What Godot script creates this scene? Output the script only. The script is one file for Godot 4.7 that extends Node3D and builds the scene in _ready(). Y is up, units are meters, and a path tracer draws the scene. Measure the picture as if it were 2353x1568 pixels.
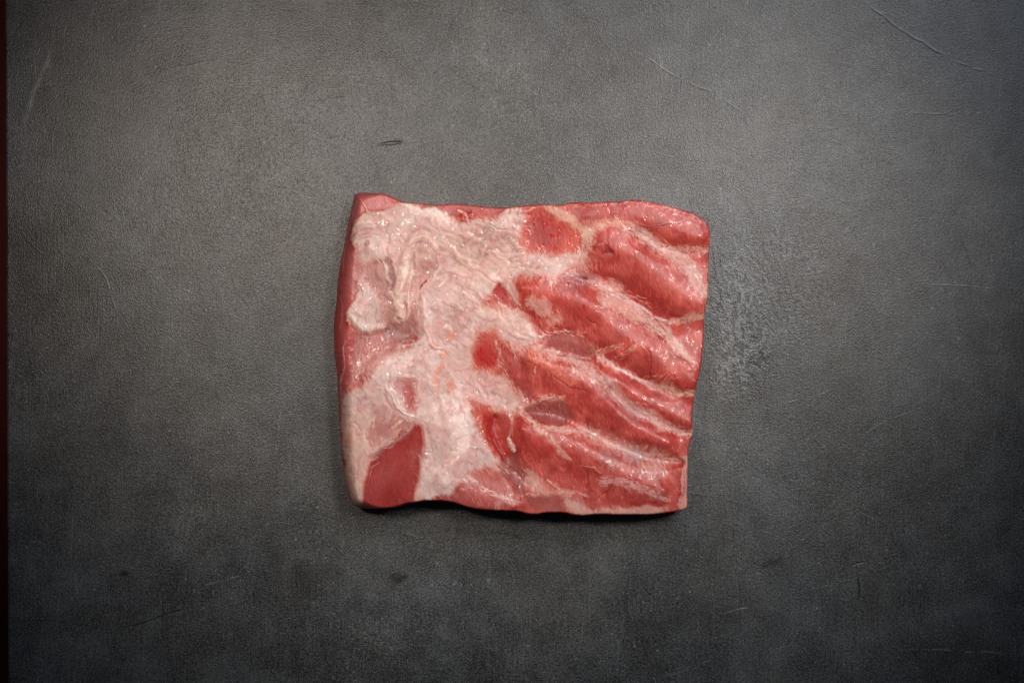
extends Node3D
# A slab of raw pork belly on a dark stone-look board, seen from straight above.
# Lengths on the slab are drawn in units of UNIT metres.

const UNIT := 1.3325e-4
const MW := 908
const MH := 784
const STEP := 2.0
const EYE := 1.1

var cr := PackedFloat32Array()
var cg := PackedFloat32Array()
var cb := PackedFloat32Array()
var hh := PackedFloat32Array()      # height offset, mm
var dd := PackedFloat32Array()      # fine relief, mm
var ff := PackedFloat32Array()      # 0 muscle .. 1 fat
var gg := PackedFloat32Array()      # roughness
var aa := PackedFloat32Array()      # direction of the muscle fibres
var dist := PackedFloat32Array()    # mm to the outline
var ids := PackedByteArray()
var wx := PackedFloat32Array()
var wy := PackedFloat32Array()
var n_mid := PackedFloat32Array()
var n_fine := PackedFloat32Array()
var n_fib := PackedFloat32Array()
var tmp := PackedFloat32Array()
var bx := 0
var by := 0
var bw := 0
var bh := 0
var outline: PackedVector2Array
var board_img: Image
var board_bump: Image

# tissue colours, as seen in even light
const FAT := Color(0.81, 0.685, 0.655)
const FATW := Color(0.88, 0.765, 0.74)
const FATP := Color(0.79, 0.615, 0.59)
const FATY := Color(0.82, 0.66, 0.58)
const MEM := Color(0.80, 0.645, 0.635)
const LIL := Color(0.80, 0.70, 0.745)
const MUS := Color(0.71, 0.29, 0.265)
const MUSL := Color(0.755, 0.355, 0.315)
const ORA := Color(0.74, 0.29, 0.235)
const RED := Color(0.64, 0.16, 0.15)
const DRED := Color(0.51, 0.12, 0.115)
const PUR := Color(0.66, 0.41, 0.42)
const DPUR := Color(0.49, 0.27, 0.285)
const GRY := Color(0.60, 0.49, 0.475)


func _ready() -> void:
	lights_and_camera()
	table()
	board()
	slab()


# ------------------------------------------------------------------ camera, light
func lights_and_camera() -> void:
	var cam := Camera3D.new()
	cam.name = "camera"
	add_child(cam)
	cam.position = Vector3(0, EYE, 0)
	cam.rotation_degrees = Vector3(-90, 0, 0)
	cam.fov = 20.82
	cam.near = 0.05
	cam.far = 20.0
	cam.current = true
	var env := Environment.new()
	env.background_mode = Environment.BG_COLOR
	env.background_color = Color(0.15, 0.155, 0.175)
	env.tonemap_mode = Environment.TONE_MAPPER_LINEAR
	env.tonemap_exposure = 1.0
	env.sdfgi_enabled = true
	env.ssao_enabled = true
	env.ssil_enabled = true
	var we := WorldEnvironment.new()
	we.name = "environment"
	we.environment = env
	add_child(we)
	# a soft spot from the upper right, a warm lamp to the upper left, a cool window far off to the upper right
	var key := SpotLight3D.new()
	key.name = "key_spot"
	key.light_color = Color(1.0, 0.985, 0.97)
	key.light_energy = 0.90
	key.light_size = 0.2
	key.spot_angle = 16.3
	key.spot_angle_attenuation = 1.0
	key.spot_range = 6.0
	key.shadow_enabled = true
	add_child(key)
	key.look_at_from_position(Vector3(0.40, 1.12, -0.60), Vector3(0.03, 0, -0.03), Vector3(0, 1, 0.01))
	var side := SpotLight3D.new()
	side.name = "side_spot"
	side.light_color = Color(1.0, 0.96, 0.92)
	side.light_energy = 0.55
	side.light_size = 0.09
	side.spot_angle = 14.5
	side.spot_angle_attenuation = 1.0
	side.spot_range = 6.0
	side.shadow_enabled = true
	add_child(side)
	side.look_at_from_position(Vector3(0.35, 1.08, -0.21), Vector3(0.05, 0, -0.01), Vector3(0, 1, 0.01))
	var warm := SpotLight3D.new()
	warm.name = "warm_spot"
	warm.light_color = Color(1.0, 0.93, 0.87)
	warm.light_energy = 0.43
	warm.light_size = 0.055
	warm.spot_angle = 17.0
	warm.spot_angle_attenuation = 1.0
	warm.spot_range = 6.0
	warm.shadow_enabled = true
	add_child(warm)
	warm.look_at_from_position(Vector3(-0.27, 1.02, -0.19), Vector3(-0.085, 0, -0.075), Vector3(0, 1, 0.01))
	area("window_light", Vector3(0.66, 1.0, -0.62), Vector3(0.1, 0, -0.1), Vector2(0.4, 0.4), Color(0.62, 0.79, 1.0), 0.15)


func area(called: String, at: Vector3, to: Vector3, size: Vector2, color: Color, energy: float) -> void:
	var l := AreaLight3D.new()
	l.name = called
	l.area_size = size
	l.light_color = color
	l.light_energy = energy
	l.shadow_enabled = true
	add_child(l)
	l.look_at_from_position(at, to, Vector3(0, 1, 0.01))
	l.area_range = 6.0


# ------------------------------------------------------------------ helpers
func noise(sd: int, freq: float, octaves := 3, kind := FastNoiseLite.TYPE_SIMPLEX_SMOOTH, fractal := FastNoiseLite.FRACTAL_FBM) -> FastNoiseLite:
	var n := FastNoiseLite.new()
	n.seed = sd
	n.noise_type = kind
	n.frequency = freq
	n.fractal_type = fractal if octaves > 1 else FastNoiseLite.FRACTAL_NONE
	n.fractal_octaves = octaves
	return n


func tag(o: Node, label: String, category: String) -> void:
	o.set_meta("label", label)
	o.set_meta("category", category)


func pts_of(flat: Array, closed: bool, subdiv: int) -> PackedVector2Array:
	var p := PackedVector2Array()
	var n := flat.size() / 2
	for i in n:
		p.append(Vector2(flat[2 * i], flat[2 * i + 1]))
	if subdiv <= 1 or n < 3:
		return p
	var out := PackedVector2Array()
	var last := n if closed else n - 1
	for i in last:
		var a := p[(i - 1 + n) % n] if closed or i > 0 else p[0]
		var b := p[i]
		var c := p[(i + 1) % n]
		var d := p[(i + 2) % n] if closed or i + 2 < n else p[n - 1]
		for k in subdiv:
			out.append(b.cubic_interpolate(c, a, d, float(k) / subdiv))
	if not closed:
		out.append(p[n - 1])
	return out


func box_of(p: PackedVector2Array, pad: float) -> void:
	var lo := p[0]
	var hi := p[0]
	for q in p:
		lo = lo.min(q)
		hi = hi.max(q)
	bx = clampi(int((lo.x - pad) / STEP), 0, MW - 2)
	by = clampi(int((lo.y - pad) / STEP), 0, MH - 2)
	bw = clampi(int((hi.x + pad) / STEP) + 2, bx + 1, MW) - bx
	bh = clampi(int((hi.y + pad) / STEP) + 2, by + 1, MH) - by
	tmp.resize(bw * bh)
	tmp.fill(0.0)


func fill(p: PackedVector2Array) -> void:
	var n := p.size()
	for j in bh:
		var y := (by + j + 0.5) * STEP
		var xs := PackedFloat32Array()
		for i in n:
			var a := p[i]
			var b := p[(i + 1) % n]
			if (a.y <= y) != (b.y <= y):
				xs.append(a.x + (y - a.y) / (b.y - a.y) * (b.x - a.x))
		xs.sort()
		for k in range(0, xs.size() - 1, 2):
			var x0 := maxi(int(ceil(xs[k] / STEP - 0.5)) - bx, 0)
			var x1 := mini(int(floor(xs[k + 1] / STEP - 0.5)) - bx, bw - 1)
			for x in range(x0, x1 + 1):
				tmp[j * bw + x] = 1.0


func blur(r: int) -> void:
	if r < 1:
		return
	var line := PackedFloat32Array()
	for pass_ in 2:
		line.resize(bw)
		var k := 1.0 / (2 * r + 1)
		for j in bh:
			var o := j * bw
			var s := 0.0
			for x in range(-r, r + 1):
				s += tmp[o + clampi(x, 0, bw - 1)]
			for x in bw:
				line[x] = s * k
				s += tmp[o + mini(x + r + 1, bw - 1)] - tmp[o + maxi(x - r, 0)]
			for x in bw:
				tmp[o + x] = line[x]
		line.resize(bh)
		for x in bw:
			var s := 0.0
			for j in range(-r, r + 1):
				s += tmp[clampi(j, 0, bh - 1) * bw + x]
			for j in bh:
				line[j] = s * k
				s += tmp[mini(j + r + 1, bh - 1) * bw + x] - tmp[maxi(j - r, 0) * bw + x]
			for j in bh:
				tmp[j * bw + x] = line[j]


# a patch of tissue: color, opacity, softness of the rim, raggedness, lift in mm, fat share, then its outline
func patch(c: Color, op: float, soft: float, rag: float, lift: float, fat: float, flat: Array, id := 0, angle := -9.0) -> void:
	var p := pts_of(flat, true, 4)
	box_of(p, soft * 2.8 + 12.0 + 34.0 * rag)
	fill(p)
	blur(int(round(soft * 1.35 / STEP)))
	var k := 0.42 if soft > 6.0 else 0.3
	for j in bh:
		var o := (by + j) * MW + bx
		var t := j * bw
		for i in bw:
			var q := o + i
			var si := clampi(i + int((wx[q] * 1.3 + n_fine[q] * 4.0) * rag), 0, bw - 1)
			var sj := clampi(j + int((wy[q] * 1.3 + n_mid[q] * 6.0) * rag), 0, bh - 1)
			var m := tmp[sj * bw + si]
			if m <= 0.01:
				continue
			var sm := m
			m = smoothstep(0.5 - k, 0.5 + k, m + rag * (n_fib[q] * 0.55 + n_fine[q] * 0.2) * (1.0 - absf(2.0 * m - 1.0) * 0.6))
			var a := m * op
			cr[q] += (c.r - cr[q]) * a
			cg[q] += (c.g - cg[q]) * a
			cb[q] += (c.b - cb[q]) * a
			if fat >= 0.0:
				ff[q] += (fat - ff[q]) * a
			hh[q] += lift * 0.6 * sm
			if m > 0.5:
				if id > 0:
					ids[q] = id
				if angle > -8.0:
					aa[q] = angle


# a strand, vein, crease or ridge: color, opacity, half width at its start and end, lift in mm, fat share, then its course
func strand(c: Color, op: float, w0: float, w1: float, lift: float, fat: float, flat: Array, hard := 0.0, warp := 1.0) -> void:
	var p := pts_of(flat, false, 3)
	var wm := maxf(w0, w1)
	box_of(p, wm + 14.0)
	var n := p.size() - 1
	for s in n:
		var a := p[s]
		var b := p[s + 1]
		var ab := b - a
		var l2 := maxf(ab.length_squared(), 1e-6)
		var x0 := clampi(int((minf(a.x, b.x) - wm - 12) / STEP) - bx, 0, bw - 1)
		var x1 := clampi(int((maxf(a.x, b.x) + wm + 12) / STEP) + 1 - bx, 0, bw - 1)
		var y0 := clampi(int((minf(a.y, b.y) - wm - 12) / STEP) - by, 0, bh - 1)
		var y1 := clampi(int((maxf(a.y, b.y) + wm + 12) / STEP) + 1 - by, 0, bh - 1)
		for j in range(y0, y1 + 1):
			for i in range(x0, x1 + 1):
				var q := (by + j) * MW + bx + i
				var px := (bx + i) * STEP + wx[q] * warp - a.x
				var py := (by + j) * STEP + wy[q] * warp - a.y
				var t := clampf((px * ab.x + py * ab.y) / l2, 0.0, 1.0)
				var ex := px - ab.x * t
				var ey := py - ab.y * t
				var g := (s + t) / n
				var w := lerpf(w0, w1, g) * minf(1.0, 0.35 + 6.0 * minf(g, 1.0 - g))
				var e := sqrt(ex * ex + ey * ey) / w
				if e < 1.0:
					var m := 1.0 - smoothstep(hard, 1.0, e)
					if m > tmp[j * bw + i]:
						tmp[j * bw + i] = m
	for j in bh:
		for i in bw:
			var m := tmp[j * bw + i]
			if m <= 0.0:
				continue
			var q := (by + j) * MW + bx + i
			var a := m * op * clampf(0.85 + 0.9 * n_fine[q], 0.0, 1.0)
			cr[q] += (c.r - cr[q]) * a
			cg[q] += (c.g - cg[q]) * a
			cb[q] += (c.b - cb[q]) * a
			if fat >= 0.0:
				ff[q] += (fat - ff[q]) * a
			hh[q] += lift * m * (0.5 if wm < 26.0 else 1.0)


func ridge(w: float, lift: float, flat: Array) -> void:
	strand(Color.WHITE, 0.0, w, w, lift * 1.15, -1.0, flat, 0.0, 0.4)


func crease(w: float, depth: float, flat: Array) -> void:
	strand(DRED, 0.6, w, w * 0.7, -depth, -1.0, flat)


# a broad soft wash of colour along a course
func wash(c: Color, op: float, w: float, fat: float, flat: Array, hard := 0.0) -> void:
	strand(c, op, w, w, 0.0, fat, flat, hard, 1.6)


# many fine hairs of tissue along a course: their number, spread to the sides, length, half width; turned across it if asked
func streaks(c: Color, op: float, n: int, spread: float, length: float, w: float, fat: float, flat: Array, sd := 1, turn := -9.0, lift := 0.0) -> void:
	var p := pts_of(flat, false, 4)
	var rg := RandomNumberGenerator.new()
	rg.seed = sd + int(flat[0]) * 7 + int(flat[1])
	for k in n:
		var g := rg.randf() * (p.size() - 1.001)
		var i := int(g)
		var d := (p[i + 1] - p[i]).normalized()
		var a := p[i].lerp(p[i + 1], g - i) + d.orthogonal() * rg.randfn(0.0, spread)
		var th := (d.angle() if turn < -8.0 else turn) + rg.randfn(0.0, 0.22)
		hair(c, op * rg.randf_range(0.4, 1.0), a, th, length * rg.randf_range(0.4, 1.3), w * rg.randf_range(0.7, 1.4), fat, lift, rg.randf_range(-0.25, 0.25))


# fine hairs all over a field
func hatch(c: Color, op: float, n: int, turn: float, jitter: float, length: float, w: float, fat: float, flat: Array, sd := 1, lift := 0.0) -> void:
	var p := pts_of(flat, true, 3)
	var rg := RandomNumberGenerator.new()
	rg.seed = sd + int(flat[0]) * 5 + int(flat[1])
	var lo := p[0]
	var hi := p[0]
	for q in p:
		lo = lo.min(q)
		hi = hi.max(q)
	var made := 0
	for k in n * 4:
		var a := Vector2(rg.randf_range(lo.x, hi.x), rg.randf_range(lo.y, hi.y))
		if not Geometry2D.is_point_in_polygon(a, p):
			continue
		var q := clampi(int(a.y / STEP), 0, MH - 1) * MW + clampi(int(a.x / STEP), 0, MW - 1)
		hair(c, op * rg.randf_range(0.3, 1.0), a, turn + wx[q] * 0.05 + rg.randfn(0.0, jitter), length * rg.randf_range(0.4, 1.3), w * rg.randf_range(0.7, 1.4), fat, lift, rg.randf_range(-0.25, 0.25))
		made += 1
		if made >= n:
			break


func hair(c: Color, op: float, a: Vector2, th: float, l: float, w: float, fat: float, lift: float, bend: float) -> void:
	var d := Vector2.from_angle(th) * l * 0.5
	var mid := a + d.orthogonal() * bend
	strand(c, minf(op * 1.15, 1.0), w * 1.15, w * 0.7, lift, fat, [a.x - d.x, a.y - d.y, mid.x, mid.y, a.x + d.x, a.y + d.y], 0.0, 0.25)


# ------------------------------------------------------------------ the surroundings
func table() -> void:
	var m := StandardMaterial3D.new()
	m.albedo_color = Color(0.34, 0.02, 0.02)
	m.roughness = 0.8
	var o := MeshInstance3D.new()
	o.name = "tabletop"
	var b := BoxMesh.new()
	b.size = Vector3(3.0, 0.04, 3.0)
	o.mesh = b
	o.material_override = m
	o.position = Vector3(0, -0.09, 0)
	o.set_meta("kind", "structure")
	o.set_meta("label", "dark red tabletop showing as a strip left of the board")
	add_child(o)


const BW := 2048
const BH := 1664
const BX0 := -0.2998
const BX1 := 0.36
const BZ0 := -0.27
const BZ1 := 0.27

var bv := PackedFloat32Array()     # tone of the board, 1 = mean
var bt := PackedFloat32Array()     # tint: + warm, - cool
var bz := PackedFloat32Array()     # relief


# marks on the board are given in 2352nds of the width seen
func board_at(x: float, y: float) -> Vector2:
	var wxx := (x - 1176.0) * 0.6063 / 2352.0
	var wzz := (y - 784.0) * 0.6063 / 2352.0
	return Vector2((wxx - BX0) / (BX1 - BX0) * BW, (wzz - BZ0) / (BZ1 - BZ0) * BH)


func mark(gain: float, relief: float, w: float, flat: Array, broken := 0.5, seed_ := 1, wob := 3.0) -> void:
	var p := pts_of(flat, false, 6)
	var nb := noise(seed_, 0.03, 3)
	var nw := noise(seed_ + 50, 0.012, 2)
	var scale := BW / (BX1 - BX0) * 0.6063 / 2352.0
	var n := p.size() - 1
	var total := 0.0
	for s in n:
		total += p[s].distance_to(p[s + 1])
	var run := 0.0
	for s in n:
		var a := board_at(p[s].x, p[s].y)
		var b := board_at(p[s + 1].x, p[s + 1].y)
		var l := a.distance_to(b)
		var steps := int(l / 0.5) + 1
		for k in steps:
			var c := a.lerp(b, float(k) / steps)
			var at := run + l * k / steps
			var side := (b - a).orthogonal().normalized()
			c += side * nw.get_noise_1d(at) * wob
			var g := at / scale / total
			var fade := clampf(minf(g, 1.0 - g) * 5.0, 0.0, 1.0) * clampf(0.6 + broken * 2.2 * nb.get_noise_1d(at), 0.0, 1.0)
			var ww := w * scale * (0.6 + 0.4 * fade)
			var r := int(ceil(ww)) + 1
			for j in range(-r, r + 1):
				for i in range(-r, r + 1):
					var x := int(c.x) + i
					var y := int(c.y) + j
					if x < 0 or y < 0 or x >= BW or y >= BH:
						continue
					var e := Vector2(x, y).distance_to(c) / ww
					if e < 1.0:
						var m := (1.0 - e) * fade * 0.75
						bv[y * BW + x] += (gain - (bv[y * BW + x] - 1.0)) * m if absf(gain) > absf(bv[y * BW + x] - 1.0) or gain * (bv[y * BW + x] - 1.0) < 0 else 0.0
						bz[y * BW + x] += relief * m
		run += l


func blotch(gain: float, tint: float, cx: float, cy: float, rx: float, ry: float, turn := 0.0, rag := 0.5, seed_ := 1, grain := 0.05, relief := 0.0) -> void:
	var nb := noise(seed_, grain, 4)
	var scale := BW / (BX1 - BX0) * 0.6063 / 2352.0
	var c := board_at(cx, cy)
	var r := maxf(rx, ry) * scale * 1.3
	var ca := cos(turn)
	var sa := sin(turn)
	for y in range(maxi(int(c.y - r), 0), mini(int(c.y + r), BH)):
		for x in range(maxi(int(c.x - r), 0), mini(int(c.x + r), BW)):
			var dx := x - c.x
			var dy := y - c.y
			var u := (dx * ca + dy * sa) / (rx * scale)
			var v := (-dx * sa + dy * ca) / (ry * scale)
			var e := sqrt(u * u + v * v)
			if e > 1.3:
				continue
			var m := smoothstep(1.0, 0.15, e + rag * nb.get_noise_2d(x, y))
			if m > 0.0:
				var q := y * BW + x
				bv[q] *= 1.0 + gain * m
				bt[q] += tint * m
				bz[q] += relief * m


func bytes_of(n: FastNoiseLite) -> PackedByteArray:
	var im := n.get_image(BW, BH, false, false, true)
	im.convert(Image.FORMAT_L8)
	return im.get_data()


func board() -> void:
	bv.resize(BW * BH)
	bt.resize(BW * BH)
	bz.resize(BW * BH)
	var cloud := bytes_of(noise(11, 0.0022, 4))
	var mottle := bytes_of(noise(12, 0.012, 4))
	var grain := bytes_of(noise(13, 0.16, 3))
	var grit := bytes_of(noise(14, 0.42, 1))
	var tint := bytes_of(noise(15, 0.004, 3))
	var speck := bytes_of(noise(16, 0.075, 2, FastNoiseLite.TYPE_CELLULAR))
	var where := bytes_of(noise(17, 0.006, 3))
	var rg := RandomNumberGenerator.new()
	rg.seed = 77
	# streaks of the trowel, running up and down: a noise squeezed sideways
	var thin := FastNoiseLite.new()
	thin.seed = 19
	thin.frequency = 0.3
	thin.fractal_octaves = 2
	var small := thin.get_image(BW, 64, false, false, true)
	small.resize(BW, BH, Image.INTERPOLATE_CUBIC)
	small.convert(Image.FORMAT_L8)
	var streak := small.get_data()
	for q in BW * BH:
		var gr := grain[q] / 255.0 - 0.5
		var gi := grit[q] / 255.0 - 0.5
		var mo := mottle[q] / 255.0 - 0.5
		var wh := where[q] / 255.0
		var st := (streak[q] / 255.0 - 0.5) * clampf((wh - 0.35) * 2.0, 0.0, 1.0)
		var v := 1.0 + 1.0 * (cloud[q] / 255.0 - 0.5) + 0.85 * mo + 1.1 * gr + 2.2 * gi + 1.2 * st + (rg.randf() - 0.5) * 2.0
		var sp := speck[q] / 255.0
		if sp < 0.10 and wh > 0.5:
			v += (0.10 - sp) * 6.0 * (wh - 0.5)
		bv[q] = v
		bt[q] = 0.05 * (tint[q] / 255.0 - 0.5)
		bz[q] = gr * 0.35 + gi * 1.2 + 0.5 * st + 0.3 * mo + (rg.randf() - 0.5) * 0.5
	flecks()
	board_marks()
	var data := PackedByteArray()
	data.resize(BW * BH * 3)
	var rel := PackedByteArray()
	rel.resize(BW * BH)
	for q in BW * BH:
		var v := clampf(bv[q], 0.08, 3.6)
		# tone works on light, not on code values
		var l := sqrt(v) * 67.0
		var t := bt[q]
		data[3 * q] = clampi(int(l * (0.965 + t)), 0, 255)
		data[3 * q + 1] = clampi(int(l * (1.0 + t * 0.2)), 0, 255)
		data[3 * q + 2] = clampi(int(l * (1.015 - t)), 0, 255)
		rel[q] = clampi(int(128.0 + bz[q] * 70.0), 0, 255)
	var im := Image.create_from_data(BW, BH, false, Image.FORMAT_RGB8, data)
	var bm := Image.create_from_data(BW, BH, false, Image.FORMAT_L8, rel)
	var m := StandardMaterial3D.new()
	m.albedo_texture = ImageTexture.create_from_image(im)
	m.heightmap_enabled = true
	m.heightmap_texture = ImageTexture.create_from_image(bm)
	m.heightmap_scale = 0.042
	m.roughness = 0.35
	m.metallic_specular = 0.47
	# the board: a slab 22 mm thick with eased rims
	var st := SurfaceTool.new()
	st.begin(Mesh.PRIMITIVE_TRIANGLES)
	var e := 0.0015
	var rings := [[0.0, -0.022], [0.0, -e], [e * 0.3, -e * 0.3], [e, 0.0]]
	var loop: Array = []
	for r in rings:
		var x0: float = BX0 + r[0]
		var x1: float = BX1 - r[0]
		var z0: float = BZ0 + r[0]
		var z1: float = BZ1 - r[0]
		var y: float = r[1]
		# the left rim leans a hair, as it does in the picture
		loop.append([Vector3(x0 - 0.0012, y, z0), Vector3(x1, y, z0), Vector3(x1, y, z1), Vector3(x0 + 0.0012, y, z1)])
	for k in 3:
		for i in 4:
			var a: Vector3 = loop[k][i]
			var b: Vector3 = loop[k][(i + 1) % 4]
			var c: Vector3 = loop[k + 1][(i + 1) % 4]
			var d: Vector3 = loop[k + 1][i]
			for v: Vector3 in [a, c, b, a, d, c]:
				board_vertex(st, v)
	for v: Vector3 in [loop[3][0], loop[3][1], loop[3][2], loop[3][0], loop[3][2], loop[3][3]]:
		board_vertex(st, v)
	st.generate_normals()
	st.generate_tangents()
	var o := MeshInstance3D.new()
	o.name = "grey_board"
	o.mesh = st.commit()
	o.material_override = m
	tag(o, "large dark grey stone-look board with scratches and stains, under the meat", "board")
	add_child(o)
	bv.clear()
	bt.clear()
	bz.clear()


func board_vertex(st: SurfaceTool, v: Vector3) -> void:
	st.set_smooth_group(-1)
	st.set_uv(Vector2((v.x - BX0) / (BX1 - BX0), (v.z - BZ0) / (BZ1 - BZ0)))
	st.add_vertex(v)


# pale chips, dark pits and short threads, in drifts
func flecks() -> void:
	var rg := RandomNumberGenerator.new()
	rg.seed = 401
	var drift := noise(402, 0.004, 3)
	var drift2 := noise(403, 0.006, 3)
	for k in 22000:
		var x := rg.randi_range(3, BW - 4)
		var y := rg.randi_range(3, BH - 4)
		var d := drift.get_noise_2d(x, y) + 0.10
		if d < rg.randf_range(-0.05, 0.55):
			continue
		var r := rg.randf_range(0.7, 1.7) if rg.randf() < 0.9 else rg.randf_range(1.7, 3.2)
		spot(x, y, r, rg.randf_range(0.7, 2.6), 0.4)
	for k in 5000:
		var x := rg.randi_range(3, BW - 4)
		var y := rg.randi_range(3, BH - 4)
		if drift2.get_noise_2d(x, y) < rg.randf_range(-0.1, 0.5):
			continue
		spot(x, y, rg.randf_range(0.7, 1.8), -rg.randf_range(0.35, 0.85), -0.6)
	for k in 9000:
		var x := rg.randi_range(3, BW - 4)
		var y := rg.randi_range(130, BH - 130)
		var d := drift2.get_noise_2d(x * 0.8 + 900.0, y * 0.5)
		if d < rg.randf_range(-0.15, 0.45):
			continue
		var upright := rg.randf() < 0.72
		var l := rg.randi_range(10, 60)
		var g := rg.randf_range(0.2, 0.75) * (1.0 if rg.randf() < 0.6 else -0.8)
		var off := 0.0
		for t in l:
			off += rg.randf_range(-0.16, 0.16)
			var px := clampi(x + (int(off) if upright else t - l / 2), 0, BW - 1)
			var py := clampi(y + (t - l / 2 if upright else int(off)), 0, BH - 1)
			bv[py * BW + px] += g * minf(1.0, minf(t, l - t) * 0.2)


func spot(x: int, y: int, r: float, gain: float, relief: float) -> void:
	for j in range(-3, 4):
		for i in range(-3, 4):
			var e := sqrt(i * i + j * j) / r
			if e < 1.0:
				bv[(y + j) * BW + x + i] += gain * (1.0 - e * e)
				bz[(y + j) * BW + x + i] += relief * (1.0 - e)


# a rubbed, paler place, broken by dark pits
func pitted(gain: float, cx: float, cy: float, rx: float, ry: float, sd: int) -> void:
	var edge := noise(sd, 0.012, 4)
	var pits := noise(sd + 1, 0.05, 5)
	var scale := BW / (BX1 - BX0) * 0.6063 / 2352.0
	var c := board_at(cx, cy)
	for y in range(maxi(int(c.y - ry * scale * 1.4), 0), mini(int(c.y + ry * scale * 1.4), BH)):
		for x in range(maxi(int(c.x - rx * scale * 1.4), 0), mini(int(c.x + rx * scale * 1.4), BW)):
			var u := (x - c.x) / (rx * scale)
			var v := (y - c.y) / (ry * scale)
			var w := smoothstep(1.15, 0.2, sqrt(u * u + v * v) + 0.9 * edge.get_noise_2d(x, y * 0.6))
			if w <= 0.0:
				continue
			var p := smoothstep(-0.02, 0.20, pits.get_noise_2d(x * 1.5, y * 0.65))
			bv[y * BW + x] *= 1.0 + w * (gain - gain * 1.75 * p)
			bz[y * BW + x] += w * gain * (0.9 - 1.8 * p)


func board_marks() -> void:
	pitted(0.55, 1690, 760, 80, 190, 411)  # worn patch beside the meat, part of its sheen painted as paler tone
	blotch(-0.42, 0.0, 90, 590, 130, 140, 0.2, 0.8, 499, 0.012)  # broad soft shadow painted into the board as darker tone
	pitted(0.25, 1790, 660, 150, 160, 421)
	pitted(0.3, 1600, 560, 60, 150, 431)
	pitted(0.12, 460, 1190, 90, 120, 441)
	pitted(0.16, 880, 1450, 80, 70, 451)
	pitted(0.08, 2260, 600, 100, 200, 461)
	pitted(0.08, 230, 1090, 120, 70, 471)
	pitted(0.08, 700, 1480, 240, 90, 481)
	# pale cracks and scratches
	mark(1.44, 0.6, 5, [1985, 0, 2040, 45, 2090, 80, 2130, 100, 2190, 138], 0.5, 1)
	mark(0.80, 0.4, 3, [2190, 138, 2240, 155, 2290, 175], 0.9, 2)
	mark(0.80, 0.4, 3, [1440, 108, 1500, 140, 1560, 180, 1640, 215, 1690, 245, 1725, 272], 0.6, 3)
	mark(0.56, 0.3, 3, [1060, 100, 1120, 150, 1200, 200, 1260, 225], 0.8, 4)
	mark(0.80, 0.3, 3, [630, 236, 700, 234, 780, 226, 866, 226], 0.9, 5)
	mark(0.26, 0.1, 12, [115, 105, 95, 160, 70, 220, 45, 300], 0.4, 6)
	mark(0.80, 0.3, 3, [448, 455, 430, 520, 416, 565, 413, 600], 0.6, 7)
	mark(0.88, 0.4, 3, [200, 580, 240, 640, 258, 700, 288, 752], 0.7, 8)
	mark(0.64, 0.3, 3, [236, 478, 262, 492, 275, 510], 0.8, 9)
	mark(0.96, 0.3, 2.5, [2115, 652, 2200, 656, 2280, 660, 2352, 662], 0.8, 10)
	mark(0.96, 0.3, 2.5, [2020, 1490, 2100, 1492, 2200, 1494, 2335, 1500], 0.8, 11)
	mark(0.80, 0.3, 2.5, [450, 1352, 520, 1330, 575, 1312], 0.8, 12)
	mark(0.64, 0.3, 2.5, [2050, 255, 2140, 262, 2280, 258], 0.8, 13)
	mark(0.64, 0.3, 3, [1630, 1420, 1700, 1400, 1760, 1390], 0.9, 21)
	mark(0.64, 0.3, 2.5, [2290, 950, 2285, 1000, 2280, 1050], 0.7, 22)
	mark(0.64, 0.3, 3, [380, 160, 480, 140, 560, 150], 0.9, 23)
	var rg := RandomNumberGenerator.new()
	rg.seed = 501
	for k in 90:
		var a := Vector2(rg.randf_range(20, 2340), rg.randf_range(10, 1560))
		var d := Vector2.from_angle(rg.randf_range(-0.5, 0.9) if k % 3 else rg.randf_range(1.2, 1.9)) * rg.randf_range(15, 90)
		var o := d.orthogonal() * rg.randf_range(-0.1, 0.1)
		mark(rg.randf_range(0.25, 0.7) * (1.0 if k % 4 else -0.7), 0.2, 2.2, [a.x - d.x, a.y - d.y, a.x + o.x, a.y + o.y, a.x + d.x, a.y + d.y], 0.9, 510 + k)
	# grooves
	mark(-0.75, -0.8, 3.5, [268, 1448, 330, 1428, 390, 1408, 432, 1396], 0.2, 14)
	mark(0.56, 0.0, 1.6, [272, 1446, 330, 1427, 390, 1407, 428, 1396], 0.2, 15)
	mark(-0.55, -0.5, 3, [540, 1770, 575, 1760, 600, 1752], 0.4, 16)
	mark(-0.5, -0.5, 3, [640, 20, 668, 20, 676, 24], 0.3, 17)
	mark(-0.6, -0.5, 6, [862, 330, 890, 328, 930, 326], 0.3, 18)
	mark(-0.5, -0.5, 3, [1965, 1290, 1972, 1350, 1968, 1400], 0.8, 19)
	mark(-0.5, -0.4, 4, [1950, 1300, 1990, 1290], 0.5, 20)
	# dark stains
	blotch(-0.80, 0.0, 912, 1328, 26, 18, -0.4, 0.8, 31, 0.05)
	blotch(-0.80, 0.02, 286, 1318, 14, 9, 0.3, 0.7, 32, 0.06)
	blotch(-0.74, 0.0, 1775, 1292, 32, 12, -0.3, 0.9, 33, 0.05)
	blotch(-0.68, 0.0, 1412, 166, 24, 17, 0.3, 0.9, 34, 0.05)
	blotch(-0.61, 0.0, 1958, 600, 30, 14, 0.7, 0.9, 35, 0.05)
	blotch(-0.68, 0.0, 842, 6, 30, 12, 0.2, 0.9, 36, 0.05)
	blotch(-0.68, 0.0, 872, 34, 14, 20, 0.2, 0.8, 37, 0.05)
	blotch(-0.80, 0.0, 918, 322, 16, 8, 0.0, 0.6, 38, 0.05)
	blotch(-0.54, 0.0, 1170, 250, 30, 18, 0.6, 0.9, 39, 0.06)
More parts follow.
